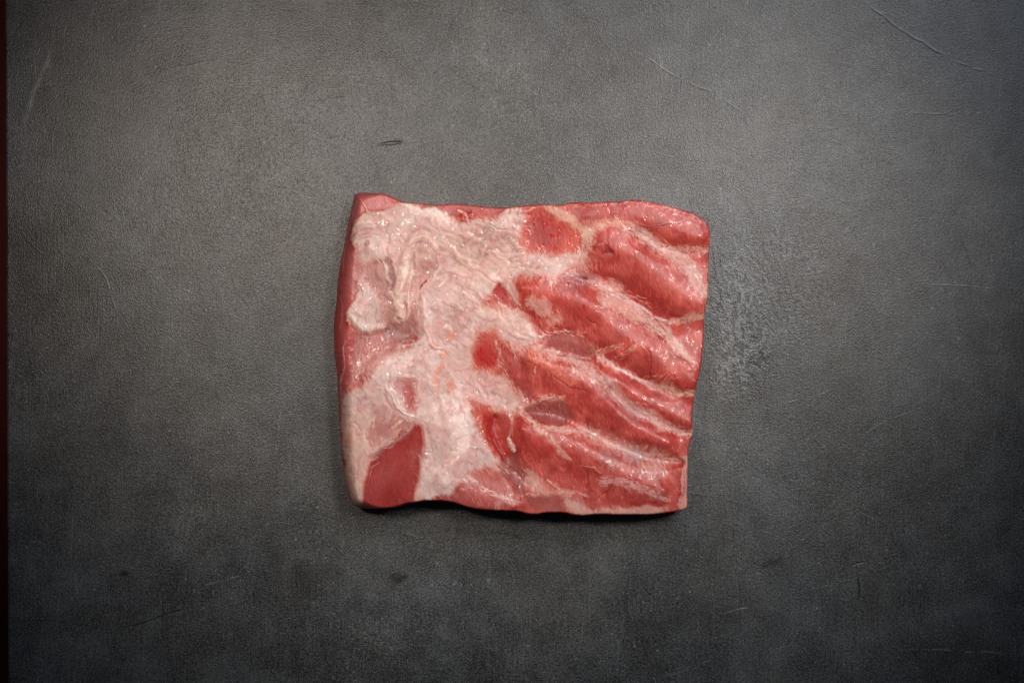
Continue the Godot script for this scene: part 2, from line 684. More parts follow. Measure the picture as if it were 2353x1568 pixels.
	blotch(-0.54, 0.0, 1185, 1232, 16, 8, 0.2, 0.7, 40, 0.06)
	blotch(-0.41, 0.0, 480, 900, 40, 26, 0.6, 1.0, 41, 0.04)
	blotch(-0.61, 0.0, 220, 820, 12, 22, 0.6, 0.9, 42, 0.05)
	blotch(-0.47, 0.0, 2290, 350, 16, 26, 0.6, 0.9, 43, 0.05)
	blotch(-0.47, 0.0, 2130, 1060, 26, 10, 0.1, 0.9, 44, 0.05)
	blotch(-0.34, 0.0, 700, 1320, 120, 60, 0.1, 0.9, 45, 0.02)
	blotch(-0.80, 0.0, 1765, 445, 5, 4, 0.0, 0.4, 46)
	blotch(-0.80, 0.0, 1495, 447, 4, 4, 0.0, 0.4, 47)
	blotch(-0.80, 0.3, 2450, 1470, 4, 6, 0.0, 0.4, 48)
	blotch(1.2, -0.04, 1692, 97, 9, 12, 0.2, 0.6, 49, 0.1)
	blotch(0.35, 0.06, 1520, 150, 14, 12, 0.0, 0.7, 50, 0.08)
	# pale, worn, pitted patch right of the meat, sheen painted in; other rubbed places
	blotch(0.42, 0.0, 1690, 720, 70, 150, 0.05, 1.5, 51, 0.11, 0.5)
	blotch(0.3, 0.0, 1700, 860, 60, 60, 0.3, 1.5, 52, 0.12, 0.4)
	blotch(0.22, 0.0, 1800, 640, 120, 140, 0.2, 1.5, 53, 0.08, 0.2)
	blotch(0.20, 0.0, 1700, 430, 150, 80, 0.2, 1.2, 54, 0.03)
	blotch(0.28, 0.0, 440, 1190, 70, 90, 0.2, 1.6, 55, 0.11)
	blotch(0.3, 0.0, 880, 1450, 40, 46, 0.2, 1.6, 56, 0.13)
	blotch(0.26, 0.0, 200, 1090, 90, 40, 0.8, 1.6, 57, 0.12)
	blotch(0.26, 0.0, 2240, 560, 80, 130, 0.2, 1.6, 58, 0.12)
	blotch(0.25, 0.0, 2300, 800, 50, 90, 0.2, 1.3, 59, 0.05)
	blotch(0.20, 0.0, 850, 1480, 260, 130, 0.1, 1.2, 60, 0.02)
	blotch(0.25, 0.0, 580, 830, 20, 16, 0.1, 1.0, 61, 0.08)
	blotch(0.22, 0.0, 300, 560, 140, 100, 0.5, 1.2, 62, 0.03)
	blotch(0.16, 0.0, 1120, 160, 160, 90, 0.5, 1.2, 63, 0.03)


# ------------------------------------------------------------------ the meat
func slab() -> void:
	var n := MW * MH
	for f: PackedFloat32Array in [cr, cg, cb, hh, dd, ff, gg, aa, dist, wx, wy, n_mid, n_fine]:
		pass
	cr.resize(n); cg.resize(n); cb.resize(n); hh.resize(n); dd.resize(n); ff.resize(n)
	gg.resize(n); aa.resize(n); dist.resize(n); wx.resize(n); wy.resize(n); n_mid.resize(n); n_fine.resize(n); n_fib.resize(n)
	ids.resize(n)
	var nx := noise(101, 0.018, 3)
	var ny := noise(102, 0.018, 3)
	var nm := noise(103, 0.045, 3)
	var nf := noise(104, 0.11, 3)
	var nb := noise(105, 0.11, 2)
	for j in MH:
		for i in MW:
			var q := j * MW + i
			wx[q] = nx.get_noise_2d(i, j) * 14.0
			wy[q] = ny.get_noise_2d(i, j) * 14.0
			n_mid[q] = nm.get_noise_2d(i, j)
			n_fine[q] = nf.get_noise_2d(i, j)
			# fibres stand nearly upright in the picture and lean with the tissue
			n_fib[q] = nb.get_noise_2d((i * 0.35 + j * 0.94 + wx[q]) * 0.16, (-i * 0.94 + j * 0.35 + wy[q]) * 1.3)
			var k := clampf(0.5 + 0.16 * n_mid[q] + 0.8 * wx[q] / 14.0 + 0.06 * n_fib[q], 0.0, 1.0)
			var c := Color(0.63, 0.215, 0.195).lerp(Color(0.76, 0.35, 0.31), k)
			cr[q] = c.r
			cg[q] = c.g
			cb[q] = c.b
			aa[q] = 1.25
	make_outline()
	bands()
	broad_relief()
	fat_layer()
	muscle_islands()
	membranes()
	feathers()
	bright_fat()
	edges()
	crisp()
	finish_tissue()
	build_slab()


func make_outline() -> void:
	outline = PackedVector2Array()
	for c in [top_edge(), right_edge(), bottom_edge(), left_edge()]:
		for i in c.size() - 1:
			outline.append(c[i])
	# distance from the outline, by two sweeps
	box_of(PackedVector2Array([Vector2.ZERO, Vector2(MW * STEP, MH * STEP)]), 0.0)
	bx = 0; by = 0; bw = MW; bh = MH
	tmp.resize(MW * MH)
	tmp.fill(0.0)
	fill(outline)
	for q in MW * MH:
		dist[q] = 1e4 if tmp[q] > 0.5 else 0.0
	for j in range(1, MH - 1):
		for i in range(1, MW - 1):
			var q := j * MW + i
			dist[q] = minf(dist[q], minf(minf(dist[q - 1] + 1.0, dist[q - MW] + 1.0), minf(dist[q - MW - 1] + 1.414, dist[q - MW + 1] + 1.414)))
	for j in range(MH - 2, 0, -1):
		for i in range(MW - 2, 0, -1):
			var q := j * MW + i
			dist[q] = minf(dist[q], minf(minf(dist[q + 1] + 1.0, dist[q + MW] + 1.0), minf(dist[q + MW + 1] + 1.414, dist[q + MW - 1] + 1.414)))
	for q in MW * MH:
		dist[q] *= STEP * UNIT * 1000.0


func top_edge() -> PackedVector2Array:
	return pts_of([150, 84, 160, 68, 190, 61, 250, 65, 300, 72, 345, 90, 385, 108, 430, 109, 520, 118, 600, 114, 680, 120, 760, 128, 820, 130, 900, 122, 1000, 115, 1060, 119, 1130, 107, 1200, 108, 1260, 104, 1330, 103, 1400, 96, 1480, 108, 1540, 120, 1600, 137, 1650, 152, 1690, 173, 1718, 200], false, 5)


func right_edge() -> PackedVector2Array:
	return pts_of([1718, 200, 1732, 228, 1735, 265, 1732, 330, 1729, 400, 1727, 480, 1722, 540, 1710, 600, 1708, 680, 1704, 750, 1690, 850, 1675, 920, 1662, 1000, 1654, 1080, 1660, 1115, 1654, 1150, 1642, 1190, 1638, 1250, 1636, 1350, 1634, 1400, 1637, 1440, 1632, 1463], false, 5)


func bottom_edge() -> PackedVector2Array:
	return pts_of([1632, 1463, 1600, 1475, 1560, 1482, 1500, 1490, 1440, 1494, 1380, 1495, 1300, 1494, 1240, 1491, 1180, 1497, 1130, 1495, 1090, 1486, 1020, 1484, 960, 1492, 920, 1489, 880, 1478, 800, 1474, 720, 1470, 660, 1460, 620, 1446, 590, 1438, 540, 1432, 480, 1432, 430, 1439, 390, 1445, 350, 1458, 300, 1465, 240, 1468, 190, 1465, 152, 1455], false, 5)


func left_edge() -> PackedVector2Array:
	return pts_of([152, 1455, 134, 1430, 125, 1400, 110, 1330, 98, 1240, 90, 1150, 85, 1050, 80, 950, 77, 880, 67, 800, 62, 720, 62, 640, 72, 560, 80, 450, 92, 370, 108, 290, 120, 220, 135, 150, 145, 110, 150, 84], false, 5)


func line_y(x: float, flat: Array) -> float:
	var n := flat.size() / 2
	for i in n - 1:
		if x <= flat[2 * i + 2] or i == n - 2:
			return lerpf(flat[2 * i + 1], flat[2 * i + 3], (x - flat[2 * i]) / (flat[2 * i + 2] - flat[2 * i]))
	return 0.0


# the muscles between the places of the ribs, numbered from the top
func bands() -> void:
	var g := [
		[0, 330, 900, 330, 1190, 320, 1380, 235, 1470, 290, 1560, 330, 1800, 322],
		[0, 440, 900, 440, 1060, 470, 1240, 480, 1350, 540, 1480, 610, 1560, 640, 1800, 600],
		[0, 700, 900, 760, 1050, 780, 1160, 800, 1240, 790, 1300, 810, 1400, 885, 1520, 935, 1800, 960],
		[0, 700, 900, 760, 1050, 780, 1160, 830, 1290, 930, 1380, 1020, 1510, 1080, 1640, 1125, 1800, 1150],
		[0, 1040, 900, 1040, 1040, 1105, 1200, 1130, 1350, 1180, 1480, 1250, 1800, 1280],
		[0, 1330, 640, 1310, 720, 1350, 880, 1420, 1040, 1400, 1300, 1420, 1800, 1440]]
	for i in MW:
		var ys := []
		for f in g:
			ys.append(line_y(i * STEP, f))
		for j in MH:
			var k := 2
			for y in ys:
				if j * STEP + 6.0 * n_mid[j * MW + i] > y:
					k += 1
			ids[j * MW + i] = k


func broad_relief() -> void:
	ridge(120, 2.4, [1180, 170, 1300, 160, 1450, 185, 1600, 235, 1690, 275])
	ridge(150, 4.0, [1230, 300, 1350, 330, 1480, 420, 1600, 520, 1690, 560])
	ridge(150, 4.2, [900, 490, 1020, 520, 1180, 570, 1320, 680, 1450, 770, 1560, 860, 1650, 900])
	ridge(110, 2.0, [1560, 700, 1650, 780, 1680, 820])
	ridge(130, 3.6, [940, 800, 1060, 850, 1180, 920, 1290, 1010, 1420, 1110, 1540, 1170])
	ridge(80, 2.4, [1250, 850, 1350, 920, 1460, 990, 1580, 1050, 1640, 1080])
	ridge(130, 3.4, [900, 1110, 1000, 1160, 1140, 1200, 1250, 1260, 1380, 1330, 1520, 1380])
	ridge(100, 2.0, [640, 1380, 740, 1420, 860, 1450])
	ridge(90, -2.5, [1180, 460, 1290, 500, 1390, 550, 1500, 620, 1600, 640])
	ridge(60, -1.6, [1240, 790, 1340, 850, 1480, 925, 1600, 950])
	ridge(60, -2.2, [1000, 760, 1120, 790, 1210, 800])
	ridge(70, -2.5, [920, 1040, 1010, 1040, 1100, 1070, 1250, 1150, 1400, 1210, 1600, 1260])
	ridge(70, -2.0, [1400, 250, 1500, 310, 1600, 330, 1720, 325])
	ridge(60, -1.6, [1290, 930, 1380, 1020, 1500, 1085, 1630, 1125])
	ridge(70, -2.6, [780, 1060, 820, 1180, 860, 1280, 920, 1350])
	ridge(150, 2.2, [250, 880, 330, 1000, 400, 1080])
	ridge(120, 2.5, [560, 1050, 590, 1200, 560, 1350])
	ridge(110, -2.0, [270, 640, 330, 680, 400, 700])
	ridge(150, 1.6, [500, 200, 600, 250, 800, 250])
	ridge(140, -1.6, [700, 860, 780, 940, 850, 1000])


func fat_layer() -> void:
	# the whole pale layer, in overlapping sheets
	patch(FAT, 1.0, 17, 0.6, 0.7, 1.0, [300, 140, 345, 112, 400, 116, 470, 132, 540, 148, 580, 175, 600, 195, 640, 200, 700, 185, 760, 190, 800, 165, 840, 150, 900, 146, 912, 180, 905, 250, 892, 285, 905, 322, 960, 338, 1050, 345, 1120, 332, 1185, 322, 1195, 350, 1130, 395, 1085, 430, 1060, 462, 1000, 452, 940, 442, 890, 445, 850, 470, 800, 470, 770, 500, 740, 560, 700, 590, 560, 600, 420, 580, 380, 480, 320, 420, 290, 300, 285, 200], 1)
	patch(FAT, 1.0, 19, 0.7, 0.5, 1.0, [420, 560, 560, 560, 700, 575, 770, 572, 850, 562, 892, 572, 925, 620, 960, 660, 1000, 690, 985, 715, 930, 745, 890, 760, 840, 740, 790, 700, 740, 670, 700, 700, 685, 770, 690, 830, 740, 852, 800, 850, 835, 905, 870, 950, 920, 1000, 895, 1030, 840, 1042, 780, 1022, 700, 995, 660, 980, 520, 960, 440, 800, 420, 660], 1)
	patch(FAT, 1.0, 15, 0.6, 0.8, 1.0, [240, 860, 280, 790, 340, 760, 420, 740, 500, 720, 560, 800, 620, 920, 665, 985, 690, 1060, 720, 1130, 755, 1190, 800, 1240, 845, 1280, 850, 1305, 800, 1305, 770, 1275, 730, 1275, 690, 1300, 655, 1305, 640, 1345, 605, 1380, 580, 1400, 520, 1406, 440, 1426, 410, 1430, 438, 1340, 448, 1250, 464, 1150, 452, 1080, 420, 1085, 370, 1115, 310, 1160, 262, 1205, 240, 1235, 216, 1300, 206, 1380, 200, 1446, 165, 1445, 136, 1430, 112, 1330, 100, 1200, 92, 1060, 92, 970, 130, 945, 200, 905], 1)
	patch(FAT, 0.9, 9, 0.7, 0.7, 0.9, [200, 165, 250, 150, 300, 140, 330, 180, 330, 300, 300, 420, 300, 520, 320, 600, 300, 660, 270, 690, 215, 682, 180, 655, 150, 622, 118, 625, 140, 570, 180, 500, 175, 455, 205, 390, 178, 345, 150, 318, 140, 260, 150, 222, 180, 210], 1)
	patch(FAT, 1.0, 12, 0.5, 0.0, 0.95, [165, 200, 300, 150, 460, 300, 475, 560, 450, 660, 400, 700, 330, 650, 300, 690, 215, 676, 165, 648, 126, 620, 150, 570, 190, 480, 205, 390, 165, 320, 150, 240], 1)
	# warmer, pinker and whiter fields in it
	patch(FATP, 0.8, 26, 0.8, 0.0, 1.0, [480, 640, 600, 600, 700, 620, 760, 600, 860, 600, 940, 660, 960, 700, 860, 730, 720, 660, 620, 680, 560, 760, 500, 740])
	patch(FATP, 0.7, 26, 0.8, 0.0, 1.0, [600, 860, 700, 860, 800, 870, 870, 960, 860, 1020, 780, 1000, 680, 970])
	patch(FATW, 0.7, 24, 0.9, 0.4, 1.0, [560, 920, 610, 930, 660, 1000, 690, 1090, 700, 1160, 640, 1200, 560, 1200, 520, 1120, 530, 1020])
	patch(FATW, 0.6, 22, 0.9, 0.3, 1.0, [380, 120, 470, 145, 560, 180, 580, 230, 500, 230, 430, 190])
	patch(FATW, 0.6, 22, 0.9, 0.3, 1.0, [470, 1240, 600, 1250, 640, 1310, 590, 1390, 470, 1400, 460, 1320])
	patch(FATY, 0.45, 30, 0.9, 0.0, 1.0, [100, 1080, 200, 1060, 230, 1160, 210, 1280, 190, 1420, 140, 1420, 110, 1300])
	patch(FATY, 0.5, 30, 0.9, -0.4, 1.0, [560, 260, 700, 220, 860, 240, 900, 320, 860, 420, 740, 460, 600, 400])
	patch(GRY, 0.4, 24, 0.9, -0.8, 0.8, [640, 270, 700, 250, 780, 260, 800, 300, 760, 340, 680, 330])
	patch(GRY, 0.35, 20, 0.9, -0.6, 0.9, [570, 590, 620, 560, 660, 600, 650, 680, 590, 690])
	strand(FATW, 0.7, 26, 18, 0.5, 1.0, [600, 940, 640, 1000, 672, 1080, 690, 1150])
	strand(FATW, 0.6, 22, 14, 0.5, 1.0, [540, 960, 570, 1050, 590, 1140, 585, 1200])
	strand(Color(0.80, 0.55, 0.52), 0.6, 12, 7, -0.3, 1.0, [640, 1215, 600, 1240, 560, 1262, 535, 1290])
	strand(Color(0.80, 0.56, 0.53), 0.5, 12, 6, -0.2, 1.0, [700, 1090, 720, 1150, 760, 1210])
	strand(Color(0.76, 0.58, 0.54), 0.5, 10, 6, -0.4, 1.0, [480, 1110, 500, 1160, 495, 1220])
	strand(Color(0.74, 0.55, 0.50), 0.5, 8, 5, -0.4, 1.0, [150, 1230, 165, 1290, 160, 1350])
	strand(Color(0.74, 0.55, 0.50), 0.5, 8, 5, -0.4, 1.0, [185, 1250, 180, 1320, 185, 1400])
	strand(Color(0.74, 0.55, 0.50), 0.5, 9, 5, -0.5, 1.0, [130, 1090, 160, 1080, 190, 1100, 200, 1140])
	patch(Color(0.80, 0.60, 0.57), 0.6, 18, 0.8, -0.2, 1.0, [250, 990, 300, 1010, 340, 1060, 300, 1080, 250, 1060, 225, 1020])
	patch(Color(0.79, 0.57, 0.55), 0.5, 18, 0.8, -0.2, 1.0, [560, 1230, 620, 1220, 660, 1260, 640, 1290, 580, 1280])
	patch(FATW, 0.55, 18, 0.9, 0.3, 1.0, [230, 880, 290, 820, 350, 810, 400, 850, 360, 880, 280, 900])
	patch(FATW, 0.5, 18, 0.9, 0.3, 1.0, [440, 790, 500, 780, 540, 840, 520, 920, 460, 900])
	patch(MEM, 0.6, 18, 0.9, 0.0, 0.8, [640, 700, 690, 690, 700, 740, 660, 830, 600, 860, 590, 800])
	strand(DRED, 0.9, 3, 3, 0.0, -1.0, [616, 1190, 620, 1193])
	# membrane and hollows of the upper left
	patch(PUR, 0.75, 14, 0.9, -1.6, 0.3, [200, 380, 240, 400, 290, 450, 320, 520, 300, 560, 270, 520, 230, 470, 205, 420])
	patch(GRY, 0.6, 14, 0.8, -1.6, 0.5, [300, 340, 330, 400, 335, 480, 350, 560, 345, 640, 320, 640, 305, 560, 300, 450])
	patch(PUR, 0.85, 14, 1.0, -1.8, 0.25, [200, 690, 270, 695, 310, 660, 330, 600, 350, 640, 400, 640, 430, 600, 440, 660, 410, 720, 350, 750, 290, 770, 245, 800, 220, 860, 190, 900, 150, 920, 130, 860, 140, 760, 170, 690])
	patch(RED, 0.5, 20, 0.9, -0.5, 0.1, [180, 690, 270, 700, 300, 720, 260, 760, 230, 800, 200, 860, 160, 900, 150, 820, 160, 740])
	patch(DPUR, 0.6, 14, 0.8, -1.0, 0.2, [275, 640, 320, 610, 345, 660, 330, 700, 285, 690])
	patch(DPUR, 0.45, 10, 0.8, -0.8, 0.3, [435, 430, 470, 400, 500, 370, 520, 380, 490, 450, 455, 490])
	patch(Color(0.76, 0.585, 0.555), 0.6, 14, 0.8, -0.5, 0.8, [400, 420, 440, 330, 500, 320, 520, 380, 470, 450, 430, 520, 405, 500])
	patch(PUR, 0.5, 12, 0.9, 0, 0.4, [390, 560, 430, 540, 440, 620, 420, 680, 390, 660])
	patch(PUR, 0.4, 12, 0.9, -0.4, 0.6, [215, 290, 245, 285, 250, 315, 225, 325])
	# tones within the fat, its soft shading painted in
	var tan_ := Color(0.745, 0.60, 0.555)
	var lilac := Color(0.76, 0.625, 0.635)
	var cream := Color(0.88, 0.755, 0.69)
	wash(Color(0.63, 0.465, 0.43), 0.8, 74, 1.0, [650, 260, 740, 250, 830, 270, 860, 330])
	wash(tan_, 0.6, 60, 1.0, [640, 270, 700, 290, 770, 300])
	wash(tan_, 0.5, 46, 1.0, [840, 370, 920, 400, 1000, 400])
	wash(tan_, 0.45, 50, 1.0, [590, 580, 620, 640, 610, 700])
	wash(tan_, 0.5, 44, 1.0, [680, 900, 740, 930, 800, 960])
	wash(tan_, 0.4, 40, 1.0, [540, 360, 580, 400, 640, 430])
	wash(tan_, 0.4, 40, 1.0, [700, 500, 660, 540, 600, 540])
	wash(lilac, 0.7, 44, 0.9, [180, 225, 230, 250, 250, 300])
	wash(lilac, 0.6, 40, 0.9, [200, 470, 230, 530, 240, 600])
	wash(lilac, 0.7, 44, 0.9, [250, 1010, 300, 1060, 280, 1130, 250, 1180])
	wash(lilac, 0.5, 34, 0.9, [440, 560, 470, 640, 440, 700])
	wash(lilac, 0.4, 40, 0.9, [690, 1300, 640, 1300, 660, 1240])
	wash(cream, 0.6, 50, 1.0, [140, 1060, 130, 1180, 150, 1300, 160, 1400])
	wash(cream, 0.6, 46, 1.0, [700, 600, 780, 610, 860, 620, 930, 680])
	wash(cream, 0.5, 40, 1.0, [480, 160, 540, 180, 580, 220])
	var white := Color(0.93, 0.83, 0.80)
	wash(white, 0.75, 46, 1.0, [570, 960, 620, 1040, 650, 1130, 620, 1200])
	wash(white, 0.6, 34, 1.0, [500, 1000, 530, 1080, 520, 1160])
	wash(white, 0.6, 40, 1.0, [480, 1290, 540, 1330, 590, 1340])
	wash(white, 0.6, 30, 1.0, [400, 130, 470, 150, 540, 175])
	wash(white, 0.6, 26, 1.0, [470, 560, 480, 640, 490, 720, 520, 780])
	wash(white, 0.5, 24, 1.0, [760, 430, 800, 450, 830, 462])
	wash(white, 0.5, 30, 1.0, [280, 820, 340, 800, 400, 830])
	wash(Color(0.67, 0.505, 0.465), 0.6, 40, 1.0, [560, 300, 600, 330, 640, 380])
	wash(Color(0.67, 0.505, 0.465), 0.6, 36, 1.0, [840, 350, 900, 385, 970, 395])
	wash(Color(0.69, 0.52, 0.49), 0.6, 34, 1.0, [580, 600, 610, 650, 600, 710])
	wash(Color(0.69, 0.52, 0.48), 0.6, 36, 1.0, [670, 880, 730, 920, 790, 960, 840, 990])
	wash(Color(0.69, 0.54, 0.53), 0.5, 34, 1.0, [180, 960, 240, 1000, 280, 1060])
	wash(FATW, 0.7, 50, 1.0, [560, 960, 610, 1040, 640, 1140, 600, 1220])
	wash(FATW, 0.6, 44, 1.0, [500, 1280, 560, 1330, 600, 1350])
	wash(FATW, 0.5, 36, 1.0, [470, 700, 500, 770, 520, 850])
	wash(FATW, 0.5, 30, 1.0, [740, 425, 790, 450, 830, 470])
	wash(Color(0.85, 0.63, 0.60), 0.5, 30, 1.0, [640, 760, 660, 830, 640, 880])
	wash(Color(0.85, 0.63, 0.60), 0.45, 34, 1.0, [850, 740, 900, 770, 930, 800])
	wash(Color(0.50, 0.375, 0.375), 0.9, 24, 0.6, [300, 350, 320, 420, 322, 500, 316, 560, 332, 630])
	wash(Color(0.70, 0.53, 0.53), 0.8, 34, 0.7, [450, 380, 480, 400, 470, 440, 440, 500])
	wash(Color(0.55, 0.40, 0.39), 0.7, 9, 0.6, [432, 330, 422, 400, 412, 480, 404, 540])
	wash(Color(0.58, 0.44, 0.42), 0.7, 9, 0.8, [520, 340, 530, 380, 520, 420])
	wash(Color(0.67, 0.44, 0.445), 0.9, 36, 0.3, [165, 300, 178, 380, 170, 460, 150, 540])
	wash(Color(0.66, 0.485, 0.49), 0.85, 44, 0.4, [215, 380, 250, 430, 285, 500, 300, 560])
	wash(Color(0.60, 0.33, 0.345), 0.7, 26, 0.2, [330, 660, 350, 690, 410, 690, 430, 640])
	# raised strands and flaps
	strand(FAT, 0.9, 32, 22, 0.7, 1.0, [405, 270, 395, 330, 385, 400, 368, 480, 350, 530, 362, 590, 372, 630], 0.1, 0.8)
	strand(FATW, 0.6, 18, 12, 0.8, 1.0, [405, 300, 395, 380, 380, 450, 365, 500])
	strand(FATP, 0.6, 9, 6, 0.8, 1.0, [418, 400, 408, 480, 396, 560, 386, 640])
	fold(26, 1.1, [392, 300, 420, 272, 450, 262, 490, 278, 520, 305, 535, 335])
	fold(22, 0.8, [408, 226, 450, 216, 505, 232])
	strand(FAT, 0.9, 18, 12, 0.6, 1.0, [310, 500, 320, 530, 345, 560], 0.3)
	strand(FAT, 0.9, 22, 16, 0.8, 1.0, [160, 205, 190, 200, 220, 208, 255, 225], 0.3)
	strand(FATY, 0.7, 16, 12, 1.2, 1.0, [150, 300, 175, 270, 210, 262, 240, 250])
	strand(FAT, 0.9, 20, 14, 1.0, 1.0, [120, 628, 150, 596, 175, 592, 200, 610])
	strand(FATW, 0.7, 28, 22, 0.7, 1.0, [150, 622, 180, 645, 215, 668, 262, 678, 285, 660])
	strand(GRY, 0.4, 12, 10, -0.4, 0.4, [150, 654, 180, 676, 215, 698, 270, 704])  # grey shadow below the flap, painted in
	strand(FAT, 0.8, 26, 18, 0.5, 1.0, [215, 300, 240, 340, 262, 370, 292, 400, 305, 450])
	strand(FATW, 0.8, 26, 18, 1.3, 1.0, [460, 520, 475, 600, 480, 660, 500, 720, 540, 760])
	strand(FATW, 0.8, 20, 14, 1.3, 1.0, [400, 740, 440, 730, 480, 690])
	strand(LIL, 0.9, 9, 6, 0.7, 0.8, [340, 752, 372, 742, 405, 738])
	strand(FATW, 0.8, 10, 6, 1.4, 1.0, [612, 150, 628, 146, 646, 158, 655, 180, 668, 210], 0.2)
	strand(FAT, 0.8, 12, 8, 1.5, 1.0, [690, 215, 740, 212, 800, 235, 850, 225])
	strand(FATW, 0.7, 14, 10, 1.2, 1.0, [800, 158, 860, 150, 905, 150, 960, 140])
	folds()
	upper_left()


# a fold of fat: a soft ridge painted pale, its shaded lower flank painted darker
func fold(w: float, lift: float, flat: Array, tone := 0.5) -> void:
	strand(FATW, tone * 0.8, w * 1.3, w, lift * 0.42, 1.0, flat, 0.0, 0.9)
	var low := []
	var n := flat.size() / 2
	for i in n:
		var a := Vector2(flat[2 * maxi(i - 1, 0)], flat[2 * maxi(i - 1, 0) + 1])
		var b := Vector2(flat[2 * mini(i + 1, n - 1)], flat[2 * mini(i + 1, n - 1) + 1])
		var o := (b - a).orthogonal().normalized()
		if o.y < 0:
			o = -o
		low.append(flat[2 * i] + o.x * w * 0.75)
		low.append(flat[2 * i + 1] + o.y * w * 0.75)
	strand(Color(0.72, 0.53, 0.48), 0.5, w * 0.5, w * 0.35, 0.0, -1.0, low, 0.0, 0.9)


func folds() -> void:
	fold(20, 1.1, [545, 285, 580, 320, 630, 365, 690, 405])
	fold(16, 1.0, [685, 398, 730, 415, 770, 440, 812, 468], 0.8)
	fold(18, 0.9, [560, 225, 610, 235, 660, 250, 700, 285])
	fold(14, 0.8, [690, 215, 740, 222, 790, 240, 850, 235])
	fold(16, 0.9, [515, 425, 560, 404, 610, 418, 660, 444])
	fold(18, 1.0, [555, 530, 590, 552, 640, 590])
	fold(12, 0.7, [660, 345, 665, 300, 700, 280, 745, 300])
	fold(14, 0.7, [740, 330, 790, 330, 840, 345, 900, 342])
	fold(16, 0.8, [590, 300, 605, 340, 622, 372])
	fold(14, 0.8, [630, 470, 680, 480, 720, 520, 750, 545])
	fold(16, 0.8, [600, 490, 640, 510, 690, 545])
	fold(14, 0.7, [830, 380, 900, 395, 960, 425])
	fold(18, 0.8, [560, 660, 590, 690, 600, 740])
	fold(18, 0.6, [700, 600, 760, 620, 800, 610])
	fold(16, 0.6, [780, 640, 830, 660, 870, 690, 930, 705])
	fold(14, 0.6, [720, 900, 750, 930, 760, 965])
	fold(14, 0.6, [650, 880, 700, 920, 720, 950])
	ridge(44, 1.2, [640, 165, 650, 190])
	ridge(50, 1.0, [470, 310, 490, 340, 480, 370])
	ridge(60, 1.0, [230, 270, 260, 310, 290, 350])
	ridge(50, 1.2, [720, 320, 740, 330])
	strand(RED, 0.7, 6, 4, -0.6, 0.3, [478, 455, 465, 475, 458, 492])
	strand(Color(0.66, 0.47, 0.44), 0.5, 7, 5, -0.7, -1.0, [262, 362, 288, 395, 298, 440, 300, 480])  # painted shadow under the rim of the pale lobe
	strand(Color(0.66, 0.47, 0.44), 0.5, 6, 5, -0.6, -1.0, [430, 300, 420, 380, 412, 460, 404, 520])
	strand(Color(0.70, 0.42, 0.40), 0.6, 5, 4, -0.8, -1.0, [140, 262, 170, 240, 205, 225, 240, 228])
	# many small ones, thick in the wrinkled field, sparse elsewhere
	var rg := RandomNumberGenerator.new()
	rg.seed = 9
	var made := 0
	for k in 900:
		var a := Vector2(rg.randf_range(90, 960), rg.randf_range(140, 1420))
		var q := int(a.y / STEP) * MW + int(a.x / STEP)
		if ff[q] < 0.75:
			continue
		var rough := a.x > 480 and a.y < 720
		if not rough and rg.randf() > 0.35:
			continue
		var th := 0.75 + wx[q] * 0.09 + rg.randf_range(-0.5, 0.5)
		var l := rg.randf_range(14, 40)
		var d := Vector2.from_angle(th) * l
		var o := d.orthogonal() * rg.randf_range(-0.3, 0.3)
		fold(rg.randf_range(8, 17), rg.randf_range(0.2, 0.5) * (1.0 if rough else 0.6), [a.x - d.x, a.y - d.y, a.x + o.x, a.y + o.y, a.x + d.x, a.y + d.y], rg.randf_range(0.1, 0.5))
		made += 1
		if made > 90:
			break


